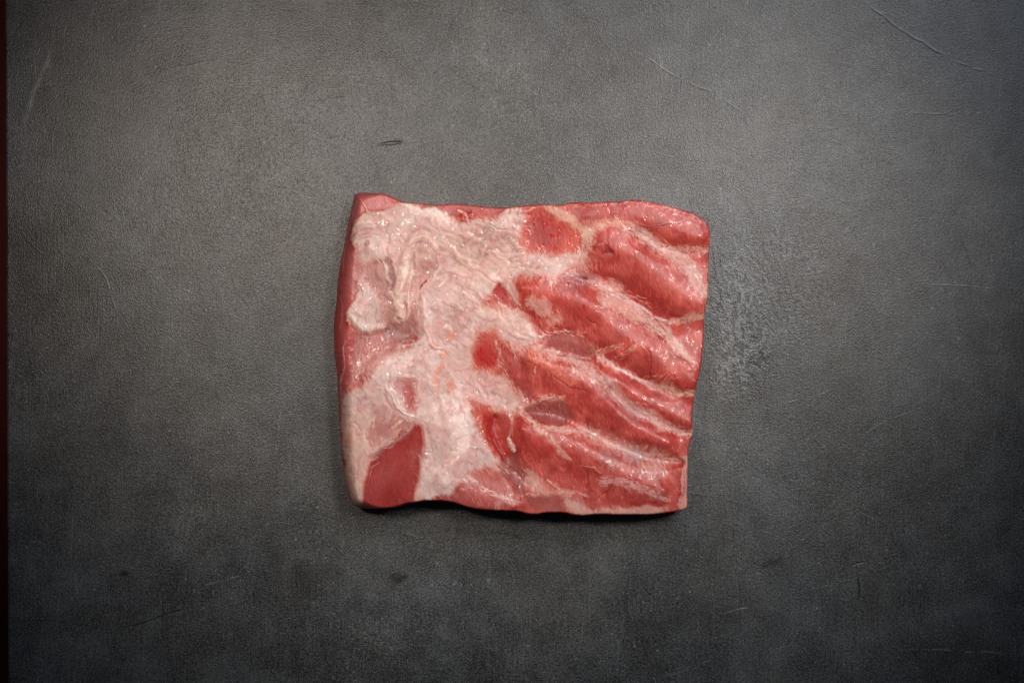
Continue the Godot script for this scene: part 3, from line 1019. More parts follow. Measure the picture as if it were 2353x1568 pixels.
# the torn skins, the strand and its pocket at the upper left
func upper_left() -> void:
	var mauve := Color(0.68, 0.50, 0.505)
	var deep := Color(0.50, 0.355, 0.36)
	var cream := Color(0.875, 0.745, 0.685)
	patch(mauve, 0.85, 14, 0.6, -0.4, 0.4, [196, 368, 225, 372, 262, 380, 290, 420, 302, 480, 300, 560, 275, 560, 262, 505, 225, 470, 200, 430])
	patch(Color(0.60, 0.41, 0.42), 0.7, 12, 0.6, -0.3, 0.3, [215, 440, 250, 436, 275, 470, 262, 500, 225, 480])
	wash(Color(0.55, 0.425, 0.425), 0.9, 20, 0.5, [318, 350, 322, 430, 318, 500, 308, 555])
	wash(deep, 0.85, 9, 0.5, [258, 360, 284, 388, 297, 430, 302, 490, 300, 540], 0.1)  # shadow along the edge of the lobe, painted as a dark line
	patch(Color(0.845, 0.735, 0.70), 0.85, 14, 0.5, 0.8, 1.0, [190, 270, 230, 262, 275, 275, 303, 315, 305, 350, 285, 372, 250, 350, 210, 325, 188, 300])
	patch(Color(0.60, 0.47, 0.50), 0.8, 6, 0.3, -0.2, 0.7, [210, 288, 226, 284, 234, 298, 224, 312, 210, 306])
	wash(Color(0.80, 0.70, 0.665), 0.8, 20, 1.0, [285, 370, 302, 420, 310, 460])
	strand(cream, 0.85, 15, 10, 0.9, 1.0, [146, 232, 175, 206, 215, 196, 255, 205])
	strand(Color(0.72, 0.42, 0.40), 0.8, 6, 4, -0.5, 0.4, [138, 264, 172, 242, 212, 224, 250, 230])
	strand(cream, 0.8, 14, 9, 0.6, 1.0, [150, 292, 185, 268, 235, 258, 270, 266])
	wash(Color(0.66, 0.50, 0.51), 0.7, 7, 0.7, [302, 190, 306, 260, 310, 330, 316, 370])
	wash(Color(0.70, 0.50, 0.49), 0.7, 40, 0.7, [220, 150, 260, 170, 290, 220])
	# the strand, its lower flap and the thin cord beside it
	strand(Color(0.95, 0.85, 0.81), 0.95, 42, 30, 0.7, 1.0, [402, 300, 392, 360, 380, 420, 362, 475, 346, 515], 0.25, 0.5)
	strand(FATW, 0.8, 10, 7, 0.4, 1.0, [388, 320, 376, 400, 362, 460])
	strand(Color(0.86, 0.735, 0.675), 0.95, 22, 14, 0.3, 1.0, [318, 486, 334, 520, 350, 565, 362, 622], 0.3, 0.5)
	strand(Color(0.60, 0.36, 0.28), 0.8, 7, 6, 0.0, 0.8, [352, 612, 366, 618])
	strand(Color(0.87, 0.70, 0.645), 0.9, 9, 6, 0.6, 1.0, [414, 395, 408, 470, 400, 545, 386, 645], 0.2, 0.5)
	strand(Color(0.66, 0.49, 0.475), 0.6, 5, 4, -0.1, 0.6, [422, 350, 396, 420, 388, 490, 376, 560])
	strand(Color(0.58, 0.415, 0.405), 0.75, 5, 4, -0.3, 0.6, [428, 330, 424, 400, 420, 470, 412, 530])
	# the pocket to its right, under a hood
	patch(Color(0.80, 0.675, 0.63), 0.85, 12, 0.5, 0.5, 0.9, [435, 318, 465, 300, 500, 312, 522, 345, 515, 378, 480, 385, 445, 375, 432, 345])
	patch(Color(0.73, 0.565, 0.555), 0.85, 12, 0.5, -0.4, 0.7, [432, 385, 470, 380, 518, 375, 505, 420, 478, 465, 452, 490, 430, 495, 424, 440])
	for k in 4:
		strand(Color(0.62, 0.45, 0.45), 0.6, 4, 3, -0.2, 0.7, [440 + 21 * k, 388 - 2 * k, 448 + 13 * k, 430, 452 + 4 * k, 474])
	strand(Color(0.55, 0.19, 0.18), 0.85, 7, 4, -0.4, 0.2, [480, 452, 468, 472, 456, 494])
	strand(cream, 0.9, 15, 11, 0.9, 1.0, [398, 300, 424, 276, 464, 264, 502, 284, 538, 326], 0.2, 0.6)
	strand(FATW, 0.8, 6, 4, 0.2, 1.0, [412, 276, 450, 262, 494, 272])
	strand(Color(0.62, 0.46, 0.43), 0.7, 6, 5, -0.3, 0.9, [428, 300, 464, 284, 498, 304, 528, 342])  # shadow line inside the hood, painted in dark tan
	strand(Color(0.66, 0.50, 0.47), 0.6, 7, 5, -0.2, 0.9, [525, 345, 530, 385, 520, 415])
	# the dark hollow at its foot, and the torn flap to the left
	patch(Color(0.57, 0.385, 0.395), 0.95, 16, 0.6, -0.3, 0.3, [258, 640, 300, 612, 340, 628, 372, 650, 430, 600, 436, 660, 405, 706, 350, 728, 300, 722, 276, 694])
	wash(Color(0.60, 0.43, 0.435), 0.9, 26, 0.4, [338, 600, 372, 560, 392, 600, 380, 660])
	patch(Color(0.62, 0.505, 0.46), 0.75, 9, 0.6, 0.0, 0.6, [296, 562, 318, 556, 334, 590, 336, 622, 316, 626, 300, 600])
	patch(Color(0.83, 0.73, 0.69), 0.8, 16, 0.7, 0.5, 1.0, [176, 520, 220, 505, 270, 560, 292, 610, 288, 660, 255, 684, 210, 672, 176, 650, 150, 632, 125, 630, 146, 590])
	strand(Color(0.72, 0.615, 0.57), 0.7, 16, 12, -0.2, 0.9, [178, 664, 215, 684, 262, 690, 288, 676])  # shading on the underside of the flap, painted tan-grey
	patch(Color(0.645, 0.385, 0.39), 0.8, 18, 0.6, 0.0, 0.2, [110, 660, 170, 690, 270, 700, 330, 720, 320, 750, 260, 780, 220, 840, 190, 890, 140, 920, 112, 900, 100, 780])
	patch(Color(0.79, 0.61, 0.60), 0.75, 22, 0.9, 0.2, 0.7, [190, 800, 240, 760, 310, 745, 380, 740, 340, 800, 270, 840, 220, 880, 180, 890])
	streaks(Color(0.80, 0.62, 0.62), 0.7, 50, 24, 34, 3.4, 0.5, [190, 700, 230, 740, 220, 800, 180, 870], 611, 1.5)
	streaks(Color(0.84, 0.72, 0.70), 0.6, 60, 26, 30, 3.6, 0.9, [200, 860, 260, 790, 340, 760, 420, 740], 612)
	streaks(FATW, 0.7, 40, 16, 46, 3.4, 1.0, [190, 500, 200, 570, 190, 640], 601, 1.9)
	streaks(Color(0.62, 0.43, 0.44), 0.6, 30, 14, 46, 3.0, 0.4, [250, 410, 285, 480, 295, 550], 602)
	wash(Color(0.80, 0.66, 0.62), 0.9, 20, 0.9, [344, 520, 356, 560, 372, 600, 384, 640])
	streaks(FATW, 0.6, 50, 22, 40, 3.2, 1.0, [455, 520, 470, 600, 478, 680], 603)
	streaks(mauve, 0.7, 40, 16, 40, 3.4, 0.6, [430, 540, 440, 620, 425, 690], 604)


func muscle_islands() -> void:
	patch(ORA, 0.85, 18, 0.5, -0.3, 0.0, [918, 158, 980, 152, 1045, 170, 1095, 205, 1155, 240, 1172, 285, 1160, 315, 1100, 335, 1040, 338, 990, 325, 940, 322, 900, 312, 888, 280, 902, 215], 9, 1.2)
	patch(RED, 0.85, 18, 0.6, -0.8, 0.0, [935, 170, 985, 165, 1040, 185, 1080, 220, 1110, 250, 1060, 300, 1000, 310, 940, 290, 920, 240], 9)
	patch(DRED, 0.35, 22, 0.7, -0.4, 0.0, [940, 210, 985, 200, 1020, 240, 990, 290, 945, 270])
	patch(ORA, 0.8, 22, 0.7, 0, 0.0, [690, 745, 720, 690, 760, 660, 790, 690, 800, 770, 800, 840, 750, 862, 700, 845, 676, 800], 10)
	patch(Color(0.655, 0.16, 0.15), 0.9, 18, 0.4, -0.5, 0.0, [702, 755, 740, 730, 775, 750, 792, 800, 780, 832, 738, 842, 702, 825], 10)
	patch(ORA, 0.65, 18, 0.8, 0, 0.1, [715, 680, 750, 672, 775, 700, 745, 715, 715, 705])
	patch(RED, 0.9, 8, 0.6, -0.8, 0.0, [765, 505, 780, 478, 800, 462, 825, 490, 850, 525, 878, 548, 852, 575, 805, 560, 765, 535], 11)
	patch(ORA, 0.6, 14, 0.8, 0, 0.1, [730, 560, 760, 550, 800, 575, 850, 585, 830, 600, 770, 590])
	for s in [[548, 800, 20], [545, 850, 16], [523, 905, 20], [582, 920, 18], [596, 700, 20], [530, 1035, 9], [135, 1158, 22], [180, 1030, 14], [555, 770, 10], [515, 880, 10]]:
		patch(Color(0.82, 0.47, 0.38), 0.6, 9, 0.7, -0.2, 0.3, [s[0] - s[2], s[1] + s[2] * 0.6, s[0] - s[2] * 0.5, s[1] - s[2], s[0] + s[2] * 0.9, s[1] - s[2] * 1.2, s[0] + s[2] * 0.6, s[1] + s[2] * 0.7, s[0], s[1] + s[2] * 1.3])
	patch(PUR, 0.8, 10, 0.35, -0.8, 0.2, [338, 905, 375, 885, 415, 890, 440, 950, 445, 1000, 425, 1045, 395, 1035, 370, 990, 350, 945])
	patch(RED, 0.85, 9, 0.3, -0.2, 0.0, [372, 910, 405, 905, 422, 940, 428, 1000, 405, 1025, 388, 980, 375, 945], 12)
	strand(FATW, 0.9, 10, 8, 1.6, 1.0, [300, 930, 325, 960, 345, 1000, 370, 1030, 405, 1042])
	strand(FAT, 0.8, 12, 8, 1.4, 1.0, [310, 900, 340, 880, 380, 872, 420, 880])
	strand(FATP, 0.7, 9, 6, -1.2, 0.5, [285, 950, 310, 985, 335, 1020])
	patch(PUR, 0.7, 14, 0.9, -0.8, 0.3, [225, 1100, 290, 1060, 380, 1060, 450, 1070, 420, 1095, 350, 1120, 290, 1160, 250, 1200, 225, 1180])
	strand(FATW, 0.9, 12, 8, 1.4, 1.0, [330, 1110, 352, 1090, 372, 1078], 0.3)
	# the broad muscle that shows at the bottom left
	patch(Color(0.62, 0.21, 0.20), 1.0, 9, 0.25, -0.3, 0.0, [447, 1082, 462, 1150, 452, 1250, 441, 1350, 416, 1432, 380, 1446, 300, 1466, 240, 1470, 203, 1458, 205, 1385, 218, 1310, 242, 1244, 290, 1196, 350, 1156, 400, 1116], 8, 1.3)
	patch(Color(0.51, 0.10, 0.10), 0.8, 38, 0.4, 0, 0.0, [260, 1380, 330, 1360, 400, 1370, 420, 1420, 380, 1440, 300, 1460, 230, 1460])
	patch(PUR, 0.2, 26, 0.6, 0, 0.0, [215, 1300, 260, 1260, 330, 1250, 330, 1320, 280, 1400, 215, 1430])
	strand(PUR, 0.8, 13, 9, 0.2, 0.2, [455, 1085, 466, 1150, 462, 1220, 450, 1262])
	strand(PUR.lightened(0.1), 0.85, 12, 9, 0.2, 0.2, [240, 1225, 300, 1180, 360, 1138, 420, 1090])
	strand(MEM, 0.5, 5, 3, 0.2, 0.5, [228, 1310, 238, 1275, 270, 1248])
	# dark red furrow between fat and ribs
	patch(ORA, 0.9, 14, 0.5, 0, 0.0, [668, 985, 720, 1000, 780, 1025, 830, 1030, 850, 1100, 860, 1200, 850, 1270, 800, 1235, 760, 1185, 730, 1130, 700, 1070], 13)
	patch(Color(0.62, 0.16, 0.15), 0.95, 14, 0.5, -1.8, 0.0, [715, 1030, 760, 1055, 790, 1070, 800, 1130, 835, 1220, 850, 1275, 805, 1238, 765, 1180, 738, 1110], 13)
	patch(MUS, 0.8, 10, 0.5, 0.9, 0.0, [795, 1030, 850, 1035, 858, 1110, 868, 1200, 840, 1190, 812, 1130, 795, 1080])
	patch(Color(0.53, 0.27, 0.255), 0.8, 14, 0.7, -0.8, 0.1, [815, 1240, 870, 1230, 915, 1290, 925, 1370, 890, 1395, 840, 1340, 800, 1300])
	patch(Color(0.70, 0.36, 0.345), 0.85, 10, 0.6, 0.6, 0.1, [640, 1320, 690, 1305, 760, 1285, 810, 1310, 850, 1360, 880, 1410, 820, 1400, 740, 1355, 690, 1330], 14)
	patch(Color(0.70, 0.35, 0.34), 0.9, 10, 0.5, 0.8, 0.0, [585, 1405, 630, 1350, 650, 1325, 700, 1350, 770, 1390, 850, 1425, 880, 1440, 800, 1445, 700, 1440, 640, 1425], 15)


func membranes() -> void:
	var dark := Color(0.60, 0.20, 0.185)
	var pale := Color(0.83, 0.50, 0.45)
	# grain of the muscles, field by field
	hatch(pale, 0.22, 260, 1.72, 0.12, 34, 3.0, -1.0, [1200, 260, 1360, 240, 1480, 330, 1600, 450, 1690, 560, 1560, 610, 1400, 540, 1260, 460, 1190, 380], 1)
	hatch(dark, 0.16, 136, 1.72, 0.12, 40, 3.2, -1.0, [1200, 260, 1360, 240, 1480, 330, 1600, 450, 1690, 560, 1560, 610, 1400, 540, 1260, 460, 1190, 380], 2)
	hatch(pale, 0.22, 143, 0.5, 0.30, 30, 3.0, -1.0, [1080, 130, 1300, 125, 1500, 140, 1680, 200, 1720, 300, 1560, 300, 1400, 215, 1150, 200], 3)
	hatch(dark, 0.14, 88, 0.3, 0.30, 40, 3.0, -1.0, [1080, 130, 1300, 125, 1500, 140, 1680, 200, 1720, 300, 1560, 300, 1400, 215, 1150, 200], 4)
	hatch(pale, 0.22, 299, 1.75, 0.15, 34, 3.0, -1.0, [880, 460, 1060, 500, 1240, 540, 1400, 650, 1520, 720, 1640, 850, 1660, 930, 1500, 910, 1320, 800, 1180, 680, 1020, 660, 920, 560], 5)
	hatch(dark, 0.16, 160, 1.75, 0.15, 40, 3.2, -1.0, [880, 460, 1060, 500, 1240, 540, 1400, 650, 1520, 720, 1640, 850, 1660, 930, 1500, 910, 1320, 800, 1180, 680, 1020, 660, 920, 560], 6)
	hatch(pale, 0.22, 286, 1.45, 0.15, 34, 3.0, -1.0, [800, 750, 960, 780, 1100, 840, 1250, 920, 1360, 1020, 1500, 1090, 1640, 1160, 1620, 1220, 1400, 1180, 1120, 1090, 1100, 980, 940, 980, 850, 880], 7)
	hatch(dark, 0.16, 160, 1.3, 0.18, 44, 3.2, -1.0, [800, 750, 960, 780, 1100, 840, 1250, 920, 1360, 1020, 1500, 1090, 1640, 1160, 1620, 1220, 1400, 1180, 1120, 1090, 1100, 980, 940, 980, 850, 880], 8)
	hatch(pale, 0.18, 117, 1.0, 0.18, 34, 3.0, -1.0, [1250, 830, 1400, 900, 1560, 950, 1650, 970, 1640, 1110, 1500, 1060, 1360, 960], 9)
	hatch(dark, 0.14, 64, 1.0, 0.18, 40, 3.0, -1.0, [1250, 830, 1400, 900, 1560, 950, 1650, 970, 1640, 1110, 1500, 1060, 1360, 960], 10)
	hatch(pale, 0.22, 195, -0.75, 0.18, 46, 2.8, -1.0, [880, 1080, 1060, 1130, 1200, 1180, 1240, 1300, 1180, 1390, 1050, 1390, 940, 1290, 880, 1200], 11)
	hatch(pale, 0.20, 156, 0.6, 0.24, 36, 2.8, -1.0, [1200, 1150, 1450, 1240, 1610, 1270, 1600, 1430, 1400, 1400, 1200, 1370], 12)
	hatch(dark, 0.16, 136, 0.8, 0.36, 44, 3.2, -1.0, [880, 1080, 1200, 1160, 1450, 1240, 1610, 1270, 1600, 1440, 1200, 1400, 940, 1290], 13)
	hatch(pale, 0.22, 104, 0.75, 0.09, 50, 2.6, -1.0, [600, 1390, 650, 1310, 760, 1290, 860, 1380, 880, 1460, 700, 1450], 14)
	hatch(dark, 0.16, 56, 0.75, 0.09, 60, 2.8, -1.0, [600, 1390, 650, 1310, 760, 1290, 860, 1380, 880, 1460, 700, 1450], 15)
	# deep red hollows and lighter swells, shade of the lower flanks painted in
	patch(Color(0.625, 0.205, 0.19), 0.72, 34, 0.5, -0.3, 0.0, [1250, 420, 1330, 430, 1420, 480, 1500, 560, 1520, 610, 1440, 580, 1360, 520, 1280, 470])
	patch(Color(0.625, 0.205, 0.19), 0.72, 32, 0.6, 0, 0.0, [1080, 540, 1160, 520, 1225, 560, 1230, 640, 1160, 650, 1100, 610])
	patch(Color(0.625, 0.205, 0.19), 0.72, 30, 0.6, -0.4, 0.0, [1440, 780, 1500, 800, 1540, 860, 1520, 900, 1450, 880])
	patch(Color(0.625, 0.205, 0.19), 0.85, 30, 0.6, -0.8, 0.0, [1250, 1010, 1320, 1030, 1400, 1050, 1430, 1080, 1350, 1085, 1280, 1060])
	patch(Color(0.625, 0.205, 0.19), 0.72, 28, 0.6, 0, 0.0, [800, 760, 840, 770, 890, 830, 930, 900, 960, 980, 920, 980, 870, 920, 820, 850], 5)
	patch(Color(0.625, 0.205, 0.19), 0.85, 24, 0.5, -0.6, 0.0, [1280, 1415, 1380, 1390, 1460, 1400, 1540, 1430, 1580, 1450, 1480, 1445, 1380, 1440])
	patch(Color(0.625, 0.205, 0.19), 0.72, 28, 0.6, 0, 0.0, [900, 1090, 960, 1120, 1010, 1190, 980, 1260, 920, 1220, 880, 1140])
	patch(Color(0.625, 0.205, 0.19), 0.65, 28, 0.6, 0, 0.0, [1100, 1270, 1180, 1290, 1230, 1340, 1180, 1390, 1110, 1350])
	patch(MUSL, 0.6, 34, 0.5, 0, 0.0, [1450, 380, 1530, 420, 1640, 520, 1700, 560, 1640, 590, 1540, 510, 1460, 440])
	patch(MUSL, 0.6, 30, 0.6, 0.2, 0.0, [930, 780, 1000, 800, 1080, 850, 1160, 900, 1240, 960, 1160, 930, 1020, 870, 950, 820])
	patch(MUSL, 0.2, 34, 0.6, 0.2, 0.0, [1240, 640, 1340, 650, 1430, 720, 1400, 780, 1300, 740])
	patch(MUSL, 0.5, 30, 0.6, 0.2, 0.0, [1560, 680, 1680, 640, 1690, 780, 1640, 790])
	patch(ORA, 0.6, 22, 0.6, 0.3, 0.0, [860, 470, 900, 440, 950, 450, 1010, 490, 1060, 520, 1000, 530, 930, 520, 880, 540], 4, 1.4)
	var skin := Color(0.835, 0.655, 0.625)
	var salmon := Color(0.745, 0.35, 0.315)
	wash(Color(0.625, 0.205, 0.19), 0.7, 40, -1.0, [1230, 420, 1310, 460, 1400, 520, 1490, 590, 1580, 610])  # lower flanks of the bands, shade painted in as deep red
	wash(Color(0.625, 0.205, 0.19), 0.6, 34, -1.0, [1180, 690, 1260, 760, 1320, 780])
	wash(Color(0.625, 0.205, 0.19), 0.7, 34, -1.0, [1420, 830, 1500, 880, 1560, 910, 1630, 920])
	wash(Color(0.625, 0.205, 0.19), 0.75, 34, -1.0, [1180, 1010, 1270, 1040, 1360, 1065, 1440, 1090, 1520, 1130])
	wash(Color(0.625, 0.205, 0.19), 0.6, 30, -1.0, [1120, 1210, 1180, 1270, 1250, 1310])
	wash(Color(0.625, 0.205, 0.19), 0.6, 30, -1.0, [880, 1060, 890, 1130, 910, 1200])
	# broad tones of the rib muscles
	wash(Color(0.70, 0.32, 0.30), 0.6, 50, -1.0, [1120, 150, 1300, 150, 1500, 170, 1640, 220])
	wash(salmon, 0.7, 60, -1.0, [1500, 400, 1580, 480, 1640, 540, 1690, 560])
	wash(Color(0.74, 0.36, 0.35), 0.7, 40, -1.0, [1600, 330, 1660, 380, 1710, 440])
	wash(Color(0.70, 0.245, 0.215), 0.6, 56, -1.0, [950, 470, 1060, 530, 1160, 570, 1230, 620])
	wash(salmon, 0.2, 50, -1.0, [1280, 660, 1380, 720, 1440, 760])
	wash(salmon, 0.6, 40, -1.0, [1560, 700, 1640, 700, 1690, 680])
	wash(Color(0.82, 0.45, 0.36), 0.7, 36, -1.0, [930, 770, 1000, 810, 1060, 860, 1130, 900])
	wash(Color(0.70, 0.26, 0.24), 0.6, 44, -1.0, [1080, 960, 1180, 990, 1260, 1030])
	wash(salmon, 0.5, 44, -1.0, [1500, 980, 1580, 1010, 1640, 1050])
	wash(Color(0.70, 0.27, 0.25), 0.6, 50, -1.0, [1380, 1100, 1480, 1150, 1580, 1180])
	wash(Color(0.71, 0.27, 0.25), 0.6, 50, -1.0, [960, 1150, 1060, 1200, 1150, 1260])
	wash(salmon, 0.5, 40, -1.0, [1050, 1290, 1100, 1330, 1170, 1370])
	wash(salmon, 0.5, 40, -1.0, [1260, 1360, 1360, 1390, 1440, 1400])
	# pale skins between them, part of their sheen painted in
	wash(skin, 0.64, 34, 0.5, [1180, 330, 1190, 260, 1240, 212, 1330, 202])
	wash(skin, 0.72, 39, 0.5, [1385, 236, 1440, 268, 1510, 308, 1580, 352])
	wash(skin, 0.77, 47, 0.5, [1580, 360, 1640, 418, 1685, 475, 1712, 535])
	wash(skin, 0.59, 23, 0.4, [1540, 308, 1630, 318, 1730, 324])
	wash(skin, 0.64, 39, 0.4, [1200, 455, 1270, 478, 1330, 495], 0.0)
	wash(skin, 0.77, 52, 0.5, [1270, 545, 1350, 575, 1430, 625, 1500, 665])
	wash(skin, 0.77, 36, 0.5, [1500, 660, 1550, 705, 1595, 765, 1650, 825])
	wash(skin, 0.64, 23, 0.4, [1545, 640, 1620, 626, 1706, 606])
	wash(skin, 0.68, 34, 0.5, [950, 745, 1040, 780, 1120, 808, 1190, 835, 1250, 880])
	wash(skin, 0.72, 23, 0.5, [1235, 795, 1290, 815, 1340, 852, 1400, 888, 1470, 912])
	wash(skin, 0.64, 31, 0.4, [1440, 900, 1530, 932, 1590, 946, 1655, 954], 0.0)
	wash(Color(0.77, 0.60, 0.595), 0.72, 44, 0.4, [1200, 860, 1270, 905, 1330, 970, 1400, 1025])
	wash(skin, 0.72, 34, 0.4, [1400, 1025, 1470, 1055, 1550, 1098, 1652, 1128])
	wash(skin, 0.72, 26, 0.5, [890, 1015, 930, 1065, 990, 1095, 1060, 1108, 1130, 1120])
	wash(skin, 0.59, 21, 0.4, [930, 1065, 975, 1110, 1040, 1170, 1112, 1240])
	wash(skin, 0.64, 42, 0.4, [1130, 1115, 1200, 1130, 1280, 1165, 1360, 1195, 1450, 1215], 0.0)
	wash(skin, 0.55, 34, 0.4, [1450, 1215, 1540, 1232, 1625, 1252], 0.0)
	wash(skin, 0.55, 47, 0.3, [1420, 1280, 1480, 1290, 1520, 1310], 0.0)
	wash(Color(0.80, 0.62, 0.64), 0.68, 34, 0.4, [1240, 1332, 1320, 1335, 1400, 1360, 1480, 1395, 1540, 1420])
	wash(skin, 0.51, 26, 0.4, [930, 1396, 1030, 1395, 1150, 1392])
	# milky film along the upper flanks of the ribs, partly painted sheen
	var milk := Color(0.80, 0.53, 0.50)
	wash(milk, 0.25, 60, 0.2, [1330, 240, 1430, 290, 1530, 350, 1620, 440, 1700, 530])
	wash(milk, 0.25, 60, 0.2, [1230, 490, 1330, 545, 1440, 610, 1530, 680, 1630, 790])
	wash(milk, 0.23, 56, 0.2, [980, 770, 1100, 820, 1210, 870, 1300, 950, 1400, 1030, 1540, 1090])
	wash(milk, 0.20, 44, 0.2, [1260, 810, 1360, 880, 1480, 930, 1620, 960])
	wash(milk, 0.25, 60, 0.2, [1000, 1110, 1150, 1130, 1300, 1180, 1440, 1230, 1580, 1260])
	wash(milk, 0.20, 44, 0.2, [1180, 1330, 1340, 1350, 1500, 1410])
	# under the top rim
	patch(FATY, 0.85, 10, 0.5, 0.6, 0.9, [985, 135, 1050, 128, 1100, 148, 1135, 185, 1155, 215, 1200, 212, 1200, 250, 1185, 300, 1165, 262, 1120, 222, 1070, 185, 1020, 160], 1)
	patch(PUR, 0.4, 16, 0.6, 0, 0.1, [1110, 140, 1170, 130, 1230, 150, 1240, 200, 1180, 205, 1130, 180])
	patch(FATY, 0.6, 16, 0.8, 0, 0.6, [1180, 250, 1195, 205, 1260, 195, 1330, 190, 1380, 205, 1370, 225, 1300, 215, 1240, 225, 1205, 265, 1185, 330, 1165, 330])
	streaks(FATP, 0.41, 60, 9, 36, 3.2, 0.6, [1170, 330, 1185, 260, 1240, 212, 1320, 202, 1380, 212], 21)
	patch(MEM, 0.65, 16, 0.8, 0, 0.5, [1365, 230, 1430, 235, 1490, 275, 1540, 310, 1600, 330, 1660, 350, 1690, 410, 1650, 420, 1590, 395, 1530, 350, 1460, 310, 1400, 270], 16)
	patch(MEM, 0.75, 12, 0.7, 0.2, 0.6, [1610, 400, 1650, 410, 1690, 470, 1725, 520, 1722, 545, 1680, 510, 1635, 460])
	streaks(FATW, 0.48, 120, 13, 34, 3.0, 0.5, [1375, 232, 1440, 262, 1510, 305, 1580, 350, 1640, 405, 1690, 470, 1720, 530], 22)
	streaks(LIL, 0.54, 40, 6, 40, 3.0, 0.5, [1400, 245, 1470, 290, 1540, 335, 1610, 385], 23)
	streaks(dark, 0.45, 40, 14, 26, 2.6, -1.0, [1400, 260, 1500, 310, 1600, 380], 24)
	streaks(FATY, 0.41, 50, 8, 46, 3.4, 0.5, [1540, 305, 1640, 318, 1730, 324], 25)
	streaks(LIL, 0.41, 60, 7, 26, 3.2, 0.4, [1110, 122, 1200, 124, 1300, 118, 1400, 112, 1500, 124, 1600, 152], 26)
	hatch(Color(0.86, 0.58, 0.58), 0.6, 110, 0.6, 0.8, 14, 3.2, 0.3, [1380, 100, 1500, 112, 1600, 140, 1690, 180, 1725, 215, 1640, 190, 1540, 158, 1460, 135], 27, 0.15)
	strand(MEM, 0.6, 5, 3, 0.2, 0.4, [1380, 205, 1460, 210, 1540, 203, 1630, 190])
	crease(5, 0.8, [1440, 210, 1500, 214, 1560, 207])
	# first rib place
	patch(PUR, 0.8, 14, 0.6, -0.8, 0.1, [1065, 445, 1105, 412, 1165, 400, 1215, 425, 1245, 460, 1195, 482, 1120, 482], 17)
	patch(DPUR, 0.6, 10, 0.6, -0.5, 0.0, [1100, 430, 1150, 425, 1200, 450, 1180, 470, 1130, 460])
	streaks(DRED, 0.6, 20, 6, 40, 2.6, 0.0, [1090, 430, 1150, 440, 1215, 468], 31)
	streaks(FATW, 0.48, 36, 9, 36, 2.8, 0.5, [1065, 452, 1110, 440, 1160, 455, 1230, 480], 32)
	patch(FATP, 0.6, 20, 0.8, 0, 0.5, [1190, 330, 1215, 340, 1200, 400, 1160, 410, 1110, 420, 1070, 440, 1080, 400, 1130, 380])
	patch(MEM, 0.5, 22, 0.7, 0, 0.4, [1220, 470, 1280, 460, 1330, 480, 1370, 520, 1300, 520, 1240, 505])
	streaks(Color(0.82, 0.62, 0.60), 0.5, 70, 14, 40, 3.0, 0.3, [1215, 470, 1290, 478, 1380, 522, 1460, 570], 33)
	# second rib place
	patch(MEM, 0.65, 16, 0.7, 0.1, 0.5, [1240, 520, 1300, 512, 1370, 540, 1440, 590, 1500, 640, 1565, 665, 1545, 700, 1480, 672, 1420, 642, 1350, 612, 1290, 602, 1252, 572], 16)
	hatch(dark, 0.16, 40, 0.6, 0.18, 26, 3.0, -1.0, [1280, 540, 1360, 560, 1450, 620, 1520, 670, 1420, 640, 1320, 600], 34)
	streaks(FATW, 0.44, 110, 17, 34, 2.9, 0.5, [1250, 545, 1330, 575, 1420, 625, 1500, 665, 1550, 715, 1600, 775], 35)
	streaks(LIL, 0.65, 60, 3.5, 44, 3.4, 0.7, [1285, 512, 1340, 530, 1400, 560, 1450, 590, 1500, 622, 1545, 640], 36, -9.0, 0.15)
	strand(LIL, 0.7, 6, 4, 0.8, 0.7, [1285, 512, 1340, 530, 1400, 560, 1450, 590, 1500, 622, 1545, 640])
	streaks(FATY, 0.48, 50, 7, 44, 3.4, 0.5, [1540, 640, 1600, 627, 1650, 620, 1705, 606], 37)
	patch(MEM, 0.75, 12, 0.7, 0.2, 0.6, [1515, 660, 1550, 675, 1590, 740, 1640, 800, 1660, 835, 1610, 800, 1560, 745, 1525, 700])
	streaks(FATW, 0.48, 60, 8, 34, 3.0, 0.6, [1540, 680, 1580, 745, 1630, 800, 1662, 836], 38)
	patch(RED, 0.8, 6, 0.3, -1.2, 0.0, [1575, 790, 1610, 800, 1650, 825, 1672, 848, 1640, 835, 1600, 815])
	strand(RED, 0.6, 8, 5, -0.9, 0.0, [1480, 600, 1500, 640, 1530, 675])
	patch(FATP, 0.75, 10, 0.7, 0.6, 0.8, [918, 545, 960, 528, 995, 535, 1032, 580, 1010, 608, 970, 612, 940, 585])
	patch(FATP, 0.6, 14, 0.8, 0, 0.6, [1000, 620, 1040, 590, 1080, 620, 1060, 650, 1020, 650])
	streaks(FATW, 0.48, 40, 12, 30, 2.8, 0.6, [920, 545, 980, 575, 1040, 610, 1075, 640], 39)
	patch(RED, 0.7, 12, 0.5, -0.6, 0.0, [890, 560, 920, 580, 960, 630, 1000, 670, 1030, 650, 1020, 690, 980, 690, 940, 640, 900, 600])
	streaks(DRED, 0.5, 24, 8, 50, 2.8, 0.0, [890, 560, 940, 610, 1000, 675], 40)
	patch(FATP, 0.9, 8, 0.4, 0.3, 0.8, [806, 452, 836, 448, 868, 470, 884, 540, 874, 560, 852, 544, 830, 500])
	strand(FATW, 0.8, 6, 4, 0.5, 0.8, [830, 470, 848, 510, 875, 550, 895, 562])
	# third
	patch(Color(0.60, 0.29, 0.28), 0.85, 16, 0.55, -0.6, 0.1, [990, 716, 1040, 690, 1110, 690, 1172, 705, 1212, 755, 1216, 792, 1165, 802, 1105, 788, 1050, 770, 1000, 748], 17)
	hatch(Color(0.70, 0.44, 0.43), 0.4, 50, 0.9, 0.5, 26, 2.8, -1.0, [1000, 715, 1050, 692, 1160, 710, 1200, 770, 1120, 785, 1040, 760], 41)
